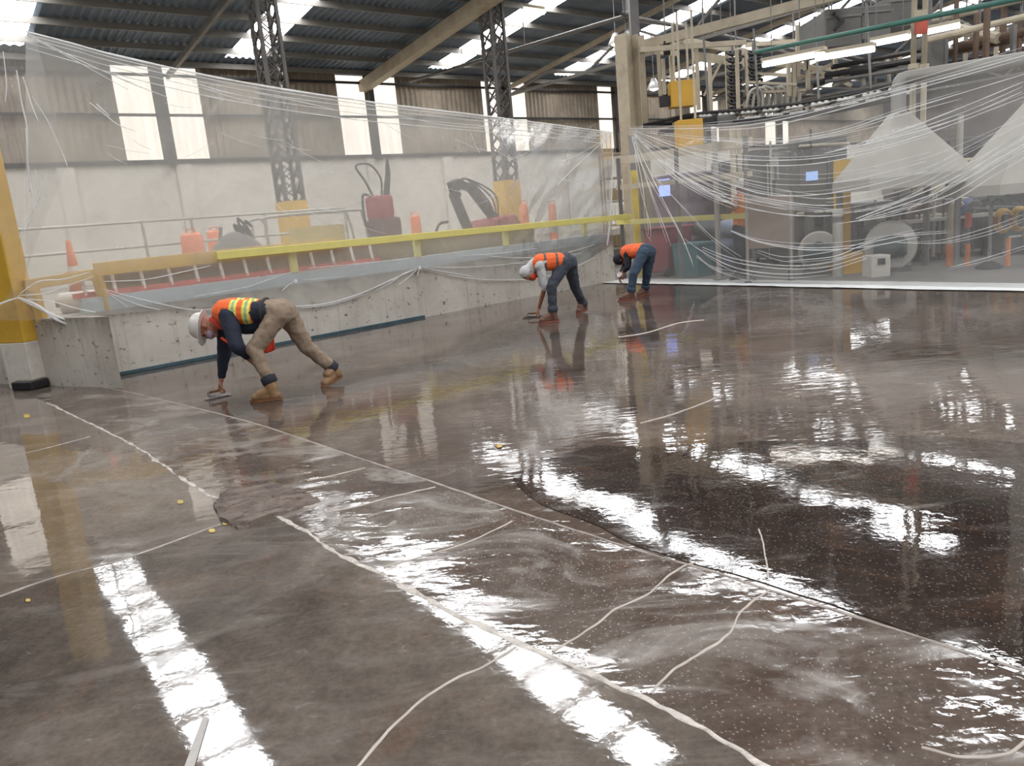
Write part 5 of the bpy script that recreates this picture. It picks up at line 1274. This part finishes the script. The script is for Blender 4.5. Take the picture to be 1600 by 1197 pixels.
# --- nearest worker
J = dict(pelvis=PJ(437, 487, 7.55), chest=PJ(362, 486, 7.56), neck=PJ(341, 497, 7.56), head=PJ(323, 511, 7.55), shN=PJ(356, 494, 7.40), shF=PJ(352, 494, 7.72),
         elN=PJ(370, 541, 7.26), wrN=PJ(389, 560, 7.42), elF=PJ(351, 545, 7.73), wrF=PJ(345.5, 594, 7.69), hipN=PJ(437, 490, 7.46), hipF=PJ(447, 489, 7.64),
         knN=PJ(397, 545, 7.33), ankN=PJ(424, 601, 7.28), knF=PJ(478, 541, 7.74), ankF=PJ(524, 579, 7.86), toeN=V((-1, -.05, 0)).normalized(), toeF=V((-.55, -.85, 0)).normalized())
upd, fdd = V((-.97, 0, .22)), V((-.2, -.1, -.97))
look = dict(trousers=cloth('khaki_cloth', (138, 120, 102)), shirt=cloth('navy_knit', (30, 36, 52)), boot=M('tan_leather', (138, 106, 74), .6, 0, .3, 10), collar=cloth('dark_sock', (40, 42, 50)), sleeve=1, bulk=1.03, belly=1, vhem=.58, arm=1.3, liftF=.05,
            sole=M('boot_sole_tan', (116, 78, 52), .6),
            vest=vest_mat('striped_vest', None, [(0, OR), (.50, YL), (.55, SV), (.60, YL), (.65, OR), (.76, YL), (.81, SV), (.86, YL), (.91, OR)]))
t1, sd_, sp_ = person('person in navy sweater and khaki trousers with white hard hat, troweling the wet floor', J, (0.04, 1, 0), upd, fdd,
                      dict(N=((.55, .5, -.65), (.5, -.5, .3), .5, 1), F=((-.25, -.05, -.95), (.9, .0, -.3), .95, -1)), look)
hard_hat(t1, J['head'], upd.normalized(), fdd.normalized(), M('hat_white', (206, 202, 196), .35, 0, .05, 4))
b = MB(); hd = J['head']; u_ = upd.normalized(); f_ = (fdd - u_ * fdd.dot(u_)).normalized()
s_ = u_.cross(f_)
b.ell(hd - u_ * .045 + f_ * .052, s_, f_, u_, .064, .064, .05); b.build('face_mask', cloth('mauve_mask', (150, 132, 150)), t1, smooth=True)
b = MB(); b.capsule(J['neck'] - sp_ * .02 + V((0, 0, -.05)), J['neck'] + sp_ * .035 + V((0, 0, -.03)), .068, .062); fuse(b, 'neck_scarf', cloth('red_scarf', (196, 70, 56)), t1, .01, 3)
b = MB()                                                        # belt
pc = J['pelvis'] + sp_ * .135; bz = sp_.cross(V((0, 1, 0))).normalized()
b.tube([pc + V((0, 1, 0)) * (.192 * math.cos(k * math.pi / 14)) + bz * (.124 * math.sin(k * math.pi / 14)) for k in range(29)], .016, 8); b.build('belt', cloth('dark_belt', (46, 40, 38)), t1, smooth=True)
b = MB()                                                        # loose front of the vest hanging down
fl0 = PJ(402, 520, 7.6); fl1 = PJ(428, 508, 7.62)
b.grid(lambda u, v: PJ(400 + 26 * u + 4 * v, 512 - 6 * u + (44 - 3 * u) * v, 7.58 + .03 * math.sin(u * 7 + v * 2)), 10, 10)
o = b.build('vest_front', cloth('vest_orange_red', (226, 74, 44)), t1, smooth=True); md = o.modifiers.new('cloth', 'SOLIDIFY'); md.thickness = .006
b = MB(); b.tube(spline([PJ(346, 528, 7.5), PJ(360, 537, 7.46), PJ(376, 544, 7.45), PJ(396, 540, 7.5)], 5), .018, 8, True, .5); b.build('vest_edge', cloth('vest_orange_red', (226, 74, 44)), t1, smooth=True)
def trowel(tip, d, label, mat, L=.33, Wd=.11, wr=None):
    d = V(d); d.z = 0; d.normalize(); s = V((-d.y, d.x, 0)); c = V((tip.x, tip.y, 0.010))
    t = thing('trowel', label, 'trowel', V((c.x, c.y, .010)))
    b = MB(); b.prism([c + d * a + s * w for a, w in ((-L / 2, -Wd / 2), (L / 2 - .02, -Wd / 2), (L / 2, -Wd / 2 + .02), (L / 2, Wd / 2 - .02), (L / 2 - .02, Wd / 2), (-L / 2, Wd / 2))], V((0, 0, .003))); b.build('blade', mat, t)
    b = MB(); b.bar(c - d * L * .38 + V((0, 0, .007)), c + d * L * .38 + V((0, 0, .007)), .022, .010); b.build('rib', mat, t)
    b = MB(); b.tube([c - d * .06 + V((0, 0, .06)), c + d * .07 + V((0, 0, .06))], .015, 10); b.build('handle', M('handle_wood', (120, 84, 56), .6), t, smooth=True)
    b = MB(); b.tube(spline([c + d * .02 + V((0, 0, .01)), c + d * .085 + V((0, 0, .02)), c + d * .085 + V((0, 0, .06)), c + d * .06 + V((0, 0, .06))], 4), .007, 7); b.build('tang', m_steel, t, smooth=True)
    return t
trowel(at_z(340, 621), (-.75, -.65, 0), 'steel trowel held on the floor by the nearest worker in the white hard hat', M('trowel_steel', (190, 190, 190), .25, .8, .05), .26, .1)

# --- second worker
J = dict(pelvis=PJ(884, 407, 11.12), chest=PJ(848, 410, 11.12), neck=PJ(836, 416, 11.1), head=PJ(827, 427, 11.1), shN=PJ(844, 415, 10.96), shF=PJ(843, 413, 11.27),
         elN=PJ(852, 446, 10.98), wrN=PJ(842, 482, 11.2), elF=PJ(848, 444, 11.33), wrF=PJ(858, 452, 11.12), hipN=PJ(882, 411, 11.02), hipF=PJ(890, 409, 11.22),
         knN=PJ(862, 447, 10.93), ankN=PJ(864, 488, 10.97), knF=PJ(898, 447, 11.5), ankF=PJ(912, 477, 11.75), toeN=V((-1, -.1, 0)).normalized(), toeF=V((-.6, -.8, 0)).normalized())
upd, fdd = V((-.95, 0, -.1)), V((.1, -.2, -.97))
look = dict(trousers=cloth('slate_denim', (62, 66, 76)), shirt=cloth('pale_grey_hood', (190, 190, 190)), boot=M('red_brown_leather', (104, 72, 60), .6, 0, .3, 10), collar=cloth('slate_denim', (62, 66, 76)), sleeve=0, vhem=.3, liftF=.03,
            sole=M('boot_sole_red', (130, 76, 60), .6),
            vest=vest_mat('plain_vest', None, [(0, OR), (.36, (96, 84, 82)), (.46, OR), (.86, (96, 84, 82)), (.96, OR)]))
t2, sd_, sp_ = person('person in pale grey hood, slate trousers and orange vest bending with a dark trowel', J, (0.04, 1, 0), upd, fdd,
                      dict(N=((-.45, .1, -.88), (.8, 0, -.5), .95, -1), F=((.7, -.4, -.4), (.3, -.3, -.6), .4, 1)), look)
hd = J['head']; u_ = upd.normalized(); f_ = (fdd - u_ * fdd.dot(u_)).normalized(); s_ = u_.cross(f_)
b = MB(); b.ell(hd + u_ * .03 - f_ * .028, s_, f_, u_, .098, .1, .112); b.capsule(hd - u_ * .02 - f_ * .05, J['neck'] - f_ * .03, .088, .09); fuse(b, 'hood', cloth('pale_grey_hood', (190, 190, 190)), t2, .011, 3, .014, .06)
b = MB(); b.ell(hd - u_ * .04 + f_ * .05, s_, f_, u_, .066, .066, .055); b.build('face_cloth', cloth('red_face_cloth', (224, 70, 42)), t2, smooth=True)
trowel(at_z(834, 496.5), (-1, 0.15, 0), 'dark trowel under the hand of the worker with the pale grey hood', M('trowel_dark', (44, 42, 42), .4, .3), .34, .12)

# --- third worker
J = dict(pelvis=PJ(1009, 391, 12.92), chest=PJ(985, 393, 13.12), neck=PJ(976, 398, 13.2), head=PJ(970, 405, 13.25), shN=PJ(981, 398, 13.0), shF=PJ(984, 395, 13.3),
         elN=PJ(981, 417, 12.95), wrN=PJ(974, 424, 13.1), elF=PJ(976, 417, 13.4), wrF=PJ(970, 428, 13.3), hipN=PJ(1005, 395, 12.82), hipF=PJ(1015, 394, 13.02),
         knN=PJ(990, 428, 12.72), ankN=PJ(986, 457, 12.76), knF=PJ(1011, 428, 13.16), ankF=PJ(1008, 451, 13.32), toeN=V((-1, .1, 0)).normalized(), toeF=V((-.75, -.6, 0)).normalized())
upd, fdd = V((-.75, .35, -.45)), V((.3, .3, -.9))
look = dict(trousers=cloth('blue_denim', (56, 72, 90)), shirt=cloth('dark_navy_cloth', (32, 34, 46)), boot=M('red_brown_leather', (104, 72, 60), .6, 0, .3, 10), collar=cloth('blue_denim', (56, 72, 90)), sleeve=1, vhem=.3,
            sole=M('boot_sole_red', (130, 76, 60), .6), vest=vest_mat('plain_vest_orange', None, [(0, (240, 106, 58)), (.2, (240, 106, 58)), (2, (240, 106, 58))]))
t3, sd_, sp_ = person('person in blue jeans and plain orange vest stooping next to the maroon bin', J, (0.45, .9, 0), upd, fdd,
                      dict(N=((-.6, .2, -.75), (.5, .5, -.4), .8, -1), F=((-.3, -.1, -.9), (.6, -.3, 0), .6, 1)), look)
hd = J['head']; u_ = upd.normalized(); f_ = (fdd - u_ * fdd.dot(u_)).normalized(); s_ = u_.cross(f_)
b = MB(); b.ell(hd + u_ * .03 - f_ * .02, s_, f_, u_, .09, .105, .1); fuse(b, 'dark_cap', cloth('dark_navy_cloth', (32, 34, 46)), t3, .011, 3)
b = MB(); c = J['wrN'] + V((-.06, -.06, -.05)); b.lathe(c, V((-.6, -.6, .2)), [(0, -.03), (.03, -.03), (.04, .05), (.036, .05), (.027, -.02), (0, -.02)], 18)
tag(b.build('white_cup', M('cup_white', (236, 232, 226), .4, 0, .03), None, smooth=True, loc=c), 'small white cup held in the hand of the stooping worker in blue jeans', 'cup')

# --- fourth worker, standing behind the clear screen
J = dict(pelvis=PJ(1158, 352, 14.5), chest=PJ(1156, 320, 14.5), neck=PJ(1157, 307, 14.5), head=PJ(1158, 295, 14.48), shN=PJ(1152, 311, 14.38), shF=PJ(1164, 310, 14.6),
         elN=PJ(1146, 326, 14.25), wrN=PJ(1138, 316, 14.1), elF=PJ(1168, 331, 14.66), wrF=PJ(1164, 348, 14.55), hipN=PJ(1154, 356, 14.42), hipF=PJ(1162, 355, 14.6),
         knN=PJ(1153, 391, 14.38), ankN=PJ(1154, 424, 14.42), knF=PJ(1163, 391, 14.55), ankF=PJ(1163, 423, 14.6), toeN=V((-.9, -.4, 0)).normalized(), toeF=V((-.8, -.5, 0)).normalized())
for L in 'NF': J['ank' + L].z = .1
upd, fdd = V((0, 0, 1)), V((-.85, -.5, 0))
look = dict(trousers=cloth('dark_navy_trousers', (44, 50, 66)), shirt=cloth('tan_shirt', (170, 120, 90)), boot=M('dark_boot', (50, 46, 46), .6), sleeve=0, vhem=.1, vest=vest_mat('upright_vest', None, [(0, (244, 146, 60)), (.36, (226, 206, 160)), (.46, (244, 146, 60)), (2, (244, 146, 60))]))
t4, sd_, sp_ = person('person standing upright behind the clear screen in an orange vest and dark trousers', J, (0.5, .85, 0), upd, fdd,
                      dict(N=((-.8, -.5, .1), (0, 0, -1), .25, 1), F=((-.3, -.3, -.8), (-.6, .2, 0), .4, 1)), look)
hard_hat(t4, J['head'], upd, fdd.normalized(), M('hat_white', (206, 202, 196), .35, 0, .05, 4))
